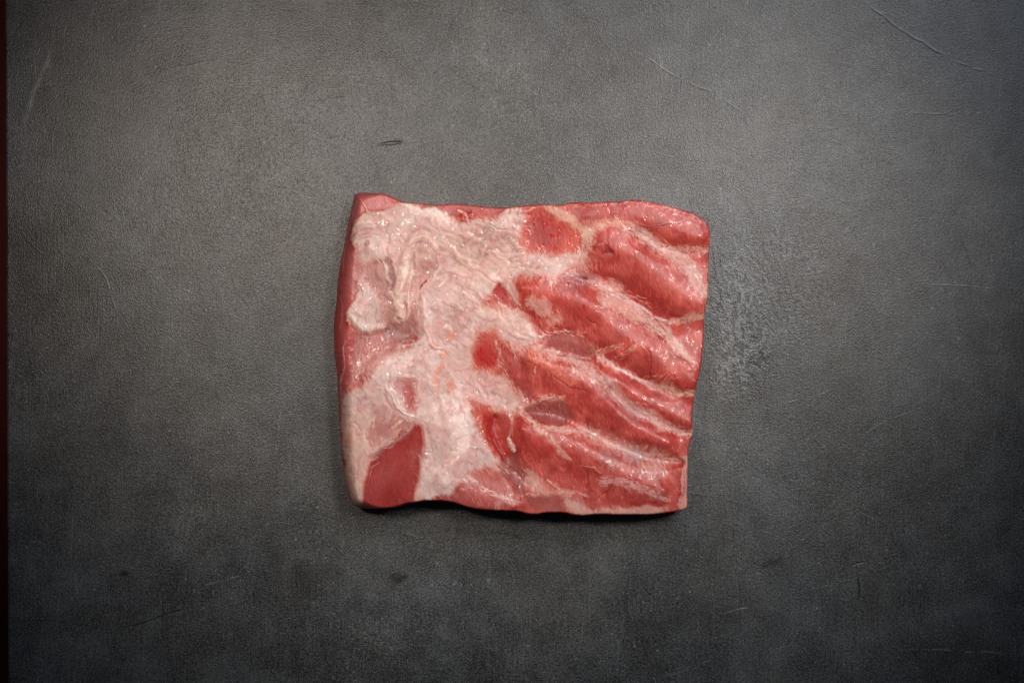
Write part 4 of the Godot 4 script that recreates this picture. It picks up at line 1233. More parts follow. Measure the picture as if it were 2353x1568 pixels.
	hatch(DPUR, 0.5, 30, 0.9, 0.4, 30, 2.8, -1.0, [1000, 715, 1050, 692, 1160, 710, 1200, 770, 1120, 785, 1040, 760], 42)
	streaks(FATW, 0.54, 46, 6, 24, 2.8, 0.8, [990, 695, 1050, 678, 1110, 684, 1170, 700], 43, 0.2)
	strand(FATW, 0.9, 10, 8, 1.2, 1.0, [968, 692, 985, 700, 998, 690], 0.3)
	patch(MEM, 0.7, 12, 0.8, 0, 0.6, [930, 745, 990, 745, 1050, 775, 1120, 800, 1190, 808, 1210, 840, 1150, 835, 1080, 815, 1000, 790])
	patch(FATP, 0.5, 18, 0.8, 0, 0.5, [1090, 810, 1150, 830, 1200, 870, 1250, 905, 1230, 920, 1160, 880, 1100, 840])
	streaks(FATW, 0.48, 90, 10, 34, 2.9, 0.6, [950, 750, 1050, 785, 1130, 812, 1200, 850, 1260, 905], 44)
	patch(FATY, 0.5, 14, 0.8, 0, 0.4, [1180, 740, 1220, 760, 1240, 790, 1300, 800, 1260, 815, 1215, 800])
	streaks(LIL, 0.58, 70, 5, 42, 3.2, 0.6, [1240, 792, 1290, 815, 1340, 850, 1400, 885, 1450, 905, 1500, 925], 45, -9.0, 0.12)
	streaks(FATY, 0.51, 60, 8, 44, 3.4, 0.5, [1440, 902, 1530, 932, 1590, 945, 1655, 953], 46)
	patch(RED, 0.75, 6, 0.4, -0.6, 0.0, [1290, 805, 1320, 820, 1345, 845, 1320, 838])
	streaks(Color(0.84, 0.60, 0.53), 0.6, 30, 7, 50, 3.0, 0.2, [1220, 775, 1300, 745, 1350, 740], 47, -0.45)
	streaks(Color(0.84, 0.60, 0.53), 0.5, 30, 8, 50, 3.0, 0.2, [1310, 790, 1380, 755, 1420, 740], 48, -0.5)
	streaks(Color(0.84, 0.58, 0.52), 0.5, 50, 12, 34, 2.8, 0.2, [1420, 890, 1500, 880, 1560, 915], 49, -0.55)
	crease(5, 0.9, [1450, 760, 1458, 810, 1462, 860, 1475, 890])
	crease(5, 0.7, [1180, 620, 1200, 640, 1225, 650])
	# fourth
	patch(Color(0.66, 0.48, 0.49), 0.7, 16, 0.7, 0, 0.4, [1240, 850, 1290, 890, 1340, 950, 1400, 1000, 1460, 1030, 1440, 1060, 1370, 1040, 1310, 990, 1250, 920], 16)
	streaks(Color(0.84, 0.68, 0.67), 0.65, 110, 16, 36, 2.9, 0.4, [1110, 815, 1180, 855, 1250, 890, 1300, 945, 1360, 1000, 1430, 1035], 51)
	patch(MEM, 0.7, 12, 0.8, 0.1, 0.5, [1400, 1020, 1450, 1035, 1510, 1070, 1560, 1095, 1650, 1115, 1655, 1135, 1590, 1125, 1520, 1110, 1450, 1075])
	streaks(FATW, 0.54, 80, 9, 32, 3.0, 0.6, [1410, 1028, 1470, 1055, 1540, 1095, 1600, 1115, 1652, 1126], 52)
	streaks(dark, 0.5, 26, 8, 30, 2.8, 0.0, [1450, 1030, 1540, 1085, 1640, 1118], 53)
	crease(5, 0.8, [1035, 868, 1080, 895, 1130, 930, 1180, 952])
	patch(DPUR, 0.4, 18, 0.6, -0.4, 0.0, [845, 880, 880, 900, 930, 960, 950, 1000, 900, 960, 860, 920])
	streaks(MEM, 0.48, 24, 6, 44, 2.8, 0.5, [780, 720, 800, 770, 812, 820, 840, 870], 54)
	streaks(MEM, 0.48, 20, 6, 40, 3.0, 0.5, [840, 730, 865, 770, 880, 810], 55)
	streaks(DRED, 0.5, 26, 8, 44, 2.6, 0.0, [820, 790, 850, 870, 900, 950], 56)
	strand(FATW, 0.8, 6, 5, 0.6, 0.8, [958, 830, 962, 860])
	# fifth: dark purple between fat and lilac skin
	patch(FATP, 0.85, 12, 0.8, 0.4, 0.9, [890, 1000, 940, 985, 1000, 975, 1060, 960, 1100, 965, 1050, 990, 980, 1000, 930, 1030, 905, 1040])
	patch(Color(0.545, 0.25, 0.245), 0.9, 15, 0.55, -0.8, 0.1, [905, 1035, 950, 1003, 1010, 987, 1080, 985, 1112, 1010, 1112, 1052, 1080, 1085, 1015, 1080, 950, 1058], 17)
	hatch(Color(0.66, 0.41, 0.41), 0.6, 40, 1.2, 0.4, 26, 2.8, -1.0, [920, 1035, 1010, 1000, 1100, 1010, 1080, 1070, 990, 1070], 61)
	streaks(FATW, 0.51, 50, 6, 26, 2.8, 0.8, [900, 1012, 960, 985, 1030, 968, 1095, 965], 62, -0.3)
	streaks(FATW, 0.51, 80, 7, 36, 3.0, 0.6, [890, 1020, 925, 1062, 970, 1090, 1040, 1105, 1110, 1115], 63)
	streaks(MEM, 0.54, 50, 6, 40, 3.0, 0.5, [930, 1068, 975, 1110, 1040, 1170, 1090, 1220, 1112, 1240], 64)
	streaks(LIL, 0.54, 60, 7, 36, 3.0, 0.5, [1040, 1105, 1110, 1112, 1190, 1135, 1250, 1160, 1320, 1180], 65)
	patch(MEM, 0.5, 20, 0.7, 0, 0.4, [1140, 1080, 1200, 1100, 1260, 1110, 1240, 1140, 1180, 1140])
	patch(MEM, 0.6, 20, 0.7, 0, 0.4, [1250, 1140, 1330, 1160, 1420, 1190, 1500, 1210, 1480, 1240, 1390, 1230, 1320, 1220, 1270, 1190])
	patch(LIL.darkened(0.15), 0.7, 18, 0.6, 0.1, 0.4, [1310, 1195, 1380, 1195, 1460, 1220, 1440, 1250, 1370, 1260, 1320, 1235], 16)
	patch(GRY, 0.45, 18, 0.7, -0.3, 0.2, [1240, 1190, 1300, 1210, 1320, 1260, 1290, 1300, 1240, 1260])
	patch(MEM, 0.5, 16, 0.8, 0.2, 0.3, [1400, 1260, 1480, 1255, 1520, 1275, 1540, 1320, 1510, 1330, 1440, 1300])
	streaks(FATW, 0.44, 90, 14, 32, 2.8, 0.4, [1260, 1160, 1340, 1185, 1430, 1215, 1510, 1255, 1540, 1310], 66)
	strand(MEM, 0.7, 5, 4, 0.2, 0.5, [1490, 1250, 1535, 1290, 1540, 1320])
	streaks(FATY, 0.44, 50, 7, 40, 3.2, 0.4, [1440, 1215, 1520, 1225, 1570, 1240, 1625, 1252], 67)
	streaks(Color(0.83, 0.63, 0.65), 0.75, 90, 10, 34, 3.0, 0.4, [1230, 1330, 1290, 1330, 1350, 1340, 1420, 1365, 1480, 1395, 1545, 1420], 68)
	strand(FATP, 0.7, 5, 4, 0.4, 0.5, [1160, 1268, 1215, 1275, 1245, 1300])
	crease(5, 1.0, [1165, 1275, 1182, 1300, 1186, 1340, 1180, 1370])
	crease(5, 0.8, [1300, 1350, 1260, 1390, 1215, 1430])
	crease(5, 0.8, [885, 1190, 900, 1240, 920, 1260])
	crease(6, 1.0, [760, 1120, 790, 1200, 830, 1260, 880, 1300])
	strand(FATW, 0.95, 12, 11, 1.5, 1.0, [835, 1145, 848, 1175, 858, 1212], 0.4)
	streaks(MEM, 0.54, 24, 4, 40, 2.8, 0.6, [835, 1020, 850, 1060, 848, 1120, 838, 1150], 69)
	patch(FATP, 0.9, 13, 0.6, 0.2, 0.8, [905, 1285, 935, 1290, 975, 1325, 1020, 1370, 1045, 1392, 985, 1398, 930, 1382, 908, 1340])
	streaks(FATW, 0.48, 30, 10, 40, 3.0, 0.8, [910, 1290, 935, 1340, 960, 1380], 70)
	patch(MUS, 0.6, 18, 0.6, 0, 0.2, [970, 1325, 1000, 1330, 1040, 1370, 1020, 1385, 985, 1370])
	streaks(MEM, 0.48, 26, 4, 36, 2.8, 0.5, [1010, 1330, 1050, 1360, 1080, 1400], 71)
	streaks(MEM, 0.54, 40, 4, 36, 2.8, 0.5, [930, 1395, 1000, 1396, 1080, 1390, 1150, 1390, 1185, 1400], 72)
	patch(Color(0.58, 0.29, 0.275), 0.75, 10, 0.4, -0.3, 0.1, [915, 1405, 980, 1402, 1060, 1400, 1085, 1430, 1080, 1470, 1000, 1470, 940, 1450])
	streaks(FATW, 0.58, 70, 6, 40, 3.2, 0.9, [648, 1310, 700, 1345, 760, 1385, 820, 1410, 885, 1428], 73, -9.0, 0.12)
	patch(FATW, 0.7, 10, 0.6, 0.4, 0.9, [780, 1392, 830, 1405, 885, 1420, 890, 1436, 830, 1430, 790, 1410])
	patch(FATP, 0.6, 12, 0.8, 0, 0.5, [770, 1440, 800, 1430, 830, 1450, 800, 1462])
	patch(FATP, 0.85, 10, 0.5, 0.5, 0.9, [1078, 1408, 1130, 1430, 1180, 1455, 1260, 1460, 1340, 1455, 1430, 1450, 1520, 1458, 1560, 1465, 1500, 1480, 1400, 1486, 1300, 1486, 1220, 1484, 1150, 1486, 1110, 1465, 1085, 1435], 1)
	patch(LIL.darkened(0.1), 0.5, 14, 0.6, 0, 0.5, [1080, 1412, 1140, 1420, 1200, 1445, 1150, 1450, 1095, 1435])
	# thin skins seen as soft pale bands
	streaks(FATW, 0.51, 60, 15, 34, 3.4, 0.5, [1375, 238, 1440, 268, 1510, 310, 1580, 356, 1640, 410, 1690, 470, 1720, 530], 122)
	streaks(FATW, 0.48, 50, 17, 34, 3.2, 0.5, [1250, 545, 1330, 575, 1420, 625, 1500, 665, 1550, 715, 1600, 775], 135)
	# small cuts
	patch(DRED, 0.8, 7, 0.6, -1.2, 0.0, [1262, 318, 1290, 318, 1300, 330, 1270, 352, 1255, 340])
	crease(4, 0.7, [1322, 300, 1318, 340, 1312, 375])
	crease(4, 0.7, [1430, 310, 1436, 345, 1440, 380])
	crease(4, 0.5, [1385, 330, 1390, 380])
	crease(4, 0.7, [1230, 380, 1250, 420])


# pale fibres that run from the fat into the muscle, and the streaks within the fat
func feathers() -> void:
	for b in [[[910, 150, 900, 220, 890, 290, 905, 320], 0.1], [[905, 322, 960, 335, 1050, 335, 1110, 330, 1180, 320], 1.5], [[1190, 350, 1130, 395, 1085, 430, 1060, 462, 1000, 452, 940, 442, 890, 445, 850, 470], 1.5], [[850, 562, 892, 572, 925, 620, 960, 660, 1000, 690], 0.9], [[740, 670, 790, 700, 840, 740, 890, 760, 930, 745], 1.1], [[835, 905, 870, 950, 920, 1000], 0.9], [[895, 1030, 840, 1042, 780, 1022, 700, 995], 1.3], [[668, 985, 700, 1070, 730, 1130, 760, 1185, 800, 1240, 845, 1280], 1.2], [[640, 1340, 660, 1305, 700, 1300, 770, 1275, 840, 1305], 0.9], [[690, 830, 700, 850, 780, 845, 800, 800], 1.2]]:
		streaks(FATP, 0.55, 30, 7, 26, 3.4, 0.6, b[0], 81, b[1])
		streaks(ORA, 0.4, 24, 8, 28, 3.4, 0.2, b[0], 82, b[1])
	for a in [[280, 140, 420, 120, 600, 200, 560, 400, 420, 560, 330, 420], [560, 200, 900, 160, 900, 330, 1050, 350, 900, 440, 760, 500, 600, 560, 500, 420], [440, 560, 760, 580, 940, 650, 880, 750, 700, 700, 660, 850, 820, 900, 880, 1000, 660, 980, 480, 820], [240, 860, 420, 740, 560, 820, 690, 1080, 840, 1290, 640, 1340, 440, 1420, 460, 1100, 260, 1200, 150, 1420, 100, 1100]]:
		var turn := 1.6 if a[0] < 400 else 0.75
		hatch(FATW, 0.4, 60, turn, 0.5, 34, 6.0, -1.0, a, 83, 0.1)
		hatch(Color(0.74, 0.55, 0.51), 0.28, 50, turn, 0.5, 30, 3.4, -1.0, a, 84, -0.12)
		hatch(Color(0.84, 0.60, 0.57), 0.4, 60, turn, 0.9, 40, 4.0, -1.0, a, 85)
	hatch(PUR.lightened(0.25), 0.5, 60, 1.5, 0.3, 44, 3.0, -1.0, [150, 300, 290, 380, 330, 640, 430, 620, 420, 700, 240, 800, 160, 900, 130, 700, 200, 480], 86)
	hatch(DPUR, 0.35, 50, 1.5, 0.3, 44, 3.0, -1.0, [200, 380, 290, 420, 330, 640, 430, 620, 420, 700, 240, 800, 180, 700], 87)
	hatch(dark_red(), 0.4, 60, 1.75, 0.12, 70, 3.0, -1.0, [440, 1130, 440, 1350, 410, 1440, 230, 1460, 215, 1320, 300, 1200], 88)
	hatch(MUSL, 0.2, 50, 1.75, 0.12, 70, 3.0, -1.0, [440, 1130, 440, 1350, 410, 1440, 230, 1460, 215, 1320, 300, 1200], 89)
	hatch(dark_red(), 0.5, 40, 1.65, 0.2, 44, 3.0, -1.0, [920, 165, 1040, 175, 1150, 245, 1160, 310, 1000, 320, 900, 280], 90)
	hatch(Color(0.82, 0.42, 0.35), 0.35, 60, 1.65, 0.2, 34, 3.0, -1.0, [920, 165, 1040, 175, 1150, 245, 1160, 310, 1000, 320, 900, 280], 91)


# the palest fat, lying over the rest
func bright_fat() -> void:
	var cream := Color(0.90, 0.775, 0.71)
	var white := Color(0.92, 0.825, 0.79)
	wash(Color(0.58, 0.43, 0.435), 0.75, 17, -1.0, [322, 380, 324, 440, 318, 500, 310, 545])
	wash(cream, 0.9, 36, 1.0, [404, 290, 396, 350, 386, 410, 370, 470, 352, 515])
	wash(white, 0.6, 14, 1.0, [396, 310, 386, 380, 370, 450])
	wash(cream, 0.9, 24, 1.0, [322, 496, 344, 545, 360, 606])
	wash(cream, 0.75, 15, 1.0, [413, 400, 405, 500, 390, 620])
	wash(cream, 0.85, 20, 1.0, [398, 298, 428, 274, 466, 264, 504, 284, 540, 328])
	wash(white, 0.7, 30, 1.0, [380, 130, 450, 145, 520, 165, 575, 200])
	wash(white, 0.6, 30, 1.0, [470, 560, 482, 640, 500, 720, 530, 770])
	wash(white, 0.65, 44, 1.0, [560, 950, 610, 1030, 645, 1120, 620, 1200, 580, 1260])
	wash(white, 0.5, 34, 1.0, [470, 1280, 530, 1330, 590, 1350])
	wash(white, 0.5, 30, 1.0, [240, 880, 290, 830, 360, 800, 420, 800])
	wash(white, 0.5, 30, 1.0, [440, 840, 500, 880, 540, 940])
	wash(Color(0.86, 0.735, 0.67), 0.5, 34, 1.0, [130, 1080, 140, 1180, 150, 1290, 165, 1390])
	wash(Color(0.87, 0.73, 0.68), 0.6, 34, 1.0, [720, 600, 800, 615, 870, 640, 940, 690])
	wash(Color(0.60, 0.37, 0.385), 0.8, 22, 0.2, [232, 1238, 290, 1190, 350, 1150, 420, 1098])
	streaks(Color(0.80, 0.66, 0.66), 0.7, 40, 9, 60, 3.2, 0.6, [228, 1222, 290, 1172, 350, 1134, 420, 1085], 701)
	wash(Color(0.68, 0.46, 0.47), 0.7, 12, 0.3, [460, 1095, 470, 1160, 466, 1230, 456, 1280])
	wash(Color(0.66, 0.30, 0.28), 0.6, 40, -1.0, [430, 1130, 425, 1200, 415, 1280])
	wash(Color(0.655, 0.43, 0.445), 0.7, 22, 0.3, [340, 930, 372, 900, 410, 896, 436, 930])
	streaks(white, 0.8, 24, 6, 30, 3.4, 1.0, [300, 925, 325, 960, 350, 1000, 390, 1040, 425, 1048], 702, -9.0, 0.3)
	strand(Color(0.50, 0.19, 0.18), 0.85, 6, 4, -0.3, 0.2, [480, 452, 468, 472, 456, 494])
	strand(Color(0.60, 0.40, 0.36), 0.6, 6, 5, 0.0, 0.8, [352, 610, 366, 618])


func dark_red() -> Color:
	return Color(0.55, 0.15, 0.14)


func edges() -> void:
	# the cut faces that slope away on the left and along the rims
	patch(Color(0.72, 0.38, 0.375), 0.95, 9, 0.3, 0, 0.0, [146, 96, 190, 62, 300, 72, 372, 106, 340, 122, 300, 138, 262, 150, 232, 158, 205, 158, 180, 175, 165, 200, 140, 205, 128, 190], 18)
	strand(ORA, 0.6, 22, 22, 0, 0.0, [160, 78, 220, 68, 300, 78, 360, 104])
	strand(MEM, 0.7, 7, 4, 0.5, 0.4, [192, 105, 205, 140, 232, 160, 262, 190])
	strand(MEM, 0.5, 8, 6, 0.2, 0.3, [165, 90, 160, 130, 150, 180])
	patch(Color(0.72, 0.35, 0.34), 0.9, 8, 0.6, 0, 0.0, [385, 105, 520, 118, 600, 114, 680, 120, 760, 127, 830, 130, 900, 122, 950, 120, 940, 134, 870, 140, 820, 148, 790, 160, 775, 172, 735, 160, 700, 172, 680, 150, 650, 140, 622, 136, 606, 160, 592, 178, 560, 152, 500, 134, 430, 122], 19)
	patch(DPUR, 0.5, 8, 0.6, -0.4, 0.1, [575, 150, 600, 150, 602, 180, 585, 172])
	patch(Color(0.69, 0.33, 0.33), 0.95, 8, 0.5, 0, 0.0, [128, 195, 142, 215, 140, 260, 146, 300, 158, 360, 178, 420, 176, 470, 160, 540, 130, 590, 112, 630, 130, 670, 170, 700, 160, 780, 140, 860, 134, 920, 104, 965, 92, 1080, 88, 1100, 80, 950, 66, 800, 60, 700, 72, 560, 82, 450, 94, 370, 112, 280], 18)
	patch(PUR, 0.5, 18, 0.5, 0, 0.1, [150, 320, 170, 400, 178, 450, 165, 520, 140, 560, 130, 480, 130, 400])
	strand(Color(0.70, 0.27, 0.25), 0.8, 34, 34, 0, 0.0, [126, 230, 104, 330, 92, 420, 82, 520, 74, 640, 74, 740, 82, 840, 90, 930])
	strand(Color(0.70, 0.27, 0.25), 0.7, 12, 10, 0, 0.0, [90, 960, 92, 1080, 98, 1200, 112, 1310, 130, 1400, 150, 1450])
	strand(Color(0.62, 0.17, 0.155), 0.7, 14, 14, 0, 0.0, [150, 1452, 220, 1464, 300, 1460, 380, 1440, 430, 1434, 520, 1428, 600, 1438, 660, 1456])
	strand(Color(0.72, 0.33, 0.31), 0.7, 14, 14, 0, 0.0, [640, 1448, 720, 1464, 800, 1468, 880, 1474, 940, 1484, 1000, 1478, 1060, 1482, 1120, 1490, 1200, 1494])
	strand(FATP, 0.8, 6, 9, 0.4, 0.7, [116, 720, 110, 800, 106, 860, 98, 930, 92, 990])
	strand(FATP, 0.5, 5, 3, 0.2, 0.4, [98, 520, 100, 600, 96, 680])
	strand(MEM, 0.5, 6, 4, 0.2, 0.4, [130, 200, 120, 260, 108, 340, 100, 420])
	for k in 5:
		strand(MEM, 0.45, 3, 2, 0.2, 0.3, [168 + 18 * k, 690 + 6 * k, 166 + 18 * k, 740 + 5 * k])
	# right rim
	strand(FATY, 0.6, 10, 8, 0.2, 0.5, [1700, 180, 1724, 220, 1730, 280])
	strand(FATY, 0.7, 9, 9, 0.2, 0.6, [1728, 320, 1726, 370, 1722, 420])
	strand(FATY, 0.7, 9, 9, 0.2, 0.6, [1706, 600, 1704, 650, 1704, 700])
	strand(MUSL, 0.6, 16, 14, 0.2, 0.1, [1690, 850, 1672, 930, 1660, 1000, 1652, 1080])
	patch(Color(0.80, 0.55, 0.52), 0.8, 8, 0.7, 0, 0.5, [1615, 1240, 1638, 1240, 1636, 1340, 1634, 1400, 1638, 1450, 1600, 1462, 1598, 1400, 1606, 1320], 20)
	strand(FATP, 0.9, 5, 4, 0.6, 0.7, [1612, 1250, 1604, 1320, 1598, 1390, 1588, 1445])
	crease(4, 0.5, [1620, 1300, 1614, 1360, 1606, 1420])


# the tissue's colours, drawn apart a little from their surroundings
func crisp() -> void:
	for f: PackedFloat32Array in [cr, cg, cb]:
		bx = 0; by = 0; bw = MW; bh = MH
		tmp = f.duplicate()
		blur(5)
		for q in f.size():
			f[q] = clampf(f[q] + 0.55 * (f[q] - tmp[q]), 0.0, 0.95)


func finish_tissue() -> void:
	# lumps of the fat, grain of the muscle, the wet film over all
	var lump := noise(201, 0.032, 3, FastNoiseLite.TYPE_SIMPLEX_SMOOTH, FastNoiseLite.FRACTAL_RIDGED)
	var lump2 := noise(202, 0.075, 3)
	var fib := noise(203, 0.17, 2)
	var fib2 := noise(204, 0.05, 3)
	var fold_n := noise(210, 0.055, 3)
	var lump3 := noise(211, 0.035, 2)
	var micro := noise(205, 0.13, 2)
	var wet := noise(206, 0.045, 3)
	var broad := noise(207, 0.012, 3)
	var wrink := noise(209, 0.085, 2, FastNoiseLite.TYPE_SIMPLEX_SMOOTH, FastNoiseLite.FRACTAL_RIDGED)
	var vein := noise(208, 0.02, 3, FastNoiseLite.TYPE_SIMPLEX_SMOOTH, FastNoiseLite.FRACTAL_RIDGED)
	for j in MH:
		for i in MW:
			var q := j * MW + i
			if dist[q] <= 0.0 and (i % 4 == 0):
				pass
			var f := ff[q]
			# warp along the sheet so lumps lie as folds
			var u := i + wx[q] * 0.8
			var v := j + wy[q] * 0.8
			var br := broad.get_noise_2d(i, j)
			var lu := lump.get_noise_2d(u, v)
			var l2 := lump2.get_noise_2d(u, v)
			var lu2 := lump3.get_noise_2d(u, v)
			var mi := micro.get_noise_2d(i, j)
			var we := wet.get_noise_2d(i, j)
			var a := aa[q]
			var ca := cos(a)
			var sa := sin(a)
			var ui := i + wx[q] * 0.25
			var vi := j + wy[q] * 0.25
			var fu := ui * ca + vi * sa
			var fv := -ui * sa + vi * ca
			var fi := fib.get_noise_2d(fu * 0.22, fv * 1.7)
			var f2 := fib2.get_noise_2d(fu * 0.5, fv * 1.6)
			var rough := smoothstep(-0.25, 0.35, br + (0.35 if i > 230 and j < 380 else 0.0))
			# fibrous folds of the fat
			var fa := lerpf(1.6, 0.75, smoothstep(190.0, 260.0, float(i)))
			var fo := fold_n.get_noise_2d((u * cos(fa) + v * sin(fa)) * 0.32, (-u * sin(fa) + v * cos(fa)) * 1.25)
			hh[q] += f * 0.11 * fo * (0.3 + 0.7 * rough)
			hh[q] += f * (0.20 * lu + 0.12 * l2) * (0.35 + 0.65 * rough) + (1.0 - f) * (0.05 * f2 + 0.02 * l2)
			var wetm := smoothstep(0.12, 0.40, we + 0.35 * n_mid[q])
			if ids[q] == 8 or ids[q] == 18:
				wetm = 0.35
			dd[q] = f * (0.25 * l2 + 0.5 * mi) * 0.055 * (0.12 + 2.2 * wetm) + (1.0 - f) * (0.4 * fi + 0.5 * mi) * 0.055 * (0.2 + 2.0 * wetm)
			# colour: hollows of the fat pinker, fibres paler
			var k := 1.0 + 0.05 * br + f * (0.03 * l2 + 0.04 * fo + 0.06 * lu2) + (1.0 - f) * (0.07 * fi + 0.03 * f2)
			var pink := f * clampf(-lu * 0.5 + 0.1, 0.0, 0.4)
			var ve := f * smoothstep(0.72, 0.95, vein.get_noise_2d(u, v)) * 0.25
			var pale := (1.0 - f) * clampf(fi * 0.4 + we * 0.25 - 0.10, 0.0, 0.13)
			var wr := f * smoothstep(0.45, 0.95, wrink.get_noise_2d(u, v)) * (0.05 + 0.40 * rough)
			hh[q] -= wr * 0.10
			cr[q] = lerpf(cr[q], 0.72, wr * 0.5)
			cg[q] = lerpf(cg[q], 0.53, wr * 0.5)
			cb[q] = lerpf(cb[q], 0.48, wr * 0.5)
			# pink showing through where the fat is thin
			var thin := f * smoothstep(-0.05, 0.55, 0.8 * we * 0.5 + wx[q] / 11.0) * 0.5
			cr[q] = lerpf(cr[q], 0.79, thin)
			cg[q] = lerpf(cg[q], 0.585, thin)
			cb[q] = lerpf(cb[q], 0.57, thin)
			if ids[q] == 8 or ids[q] == 18:
				pale *= 0.15
			# thin fat over muscle looks warm
			var fr := clampf(f * (1.0 - f) * 4.0, 0.0, 1.0) * 0.28
			cr[q] = lerpf(cr[q], 0.85, fr)
			cg[q] = lerpf(cg[q], 0.54, fr)
			cb[q] = lerpf(cb[q], 0.44, fr)
			cr[q] = minf(cr[q] * k * (1.0 + pale * 0.7) + pale * 0.10, 0.95)
			cg[q] = cg[q] * k * (1.0 - 0.25 * pink - 0.3 * ve) * (1.0 + pale * 1.4) + pale * 0.06
			cb[q] = cb[q] * k * (1.0 - 0.25 * pink - 0.25 * ve) * (1.0 + pale * 1.4) + pale * 0.06
			gg[q] = clampf(0.40 - 0.24 * wetm - 0.02 * mi, 0.14, 0.5)


# ------------------------------------------------------------------ turn the fields into the slab
func thick(q: int, x: float) -> float:
	var r := lerpf(13.0, 1.7, smoothstep(90.0, 300.0, x))
	var t := clampf(dist[q] / r, 0.0, 1.0)
	return 34.0 * (0.56 + 0.44 * (1.0 - pow(1.0 - t, 2.4))) + hh[q] * smoothstep(0.0, 0.35, t)


func sample(f: PackedFloat32Array, x: float, y: float) -> float:
	var gx := clampf(x / STEP, 0.0, MW - 2.001)
	var gy := clampf(y / STEP, 0.0, MH - 2.001)
	var i := int(gx)
	var j := int(gy)
	var q := j * MW + i
	return lerpf(lerpf(f[q], f[q + 1], gx - i), lerpf(f[q + MW], f[q + MW + 1], gx - i), gy - j)


func resampled(p: PackedVector2Array, n: int) -> PackedVector2Array:
	var run := PackedFloat32Array([0.0])
	for i in p.size() - 1:
		run.append(run[i] + p[i].distance_to(p[i + 1]))
	var out := PackedVector2Array()
	var s := 0
	for k in n + 1:
		var d := run[-1] * k / n
		while s < p.size() - 2 and run[s + 1] < d:
			s += 1
		out.append(p[s].lerp(p[s + 1], clampf((d - run[s]) / maxf(run[s + 1] - run[s], 1e-6), 0.0, 1.0)))
	return out


const NU := 620
const NV := 530


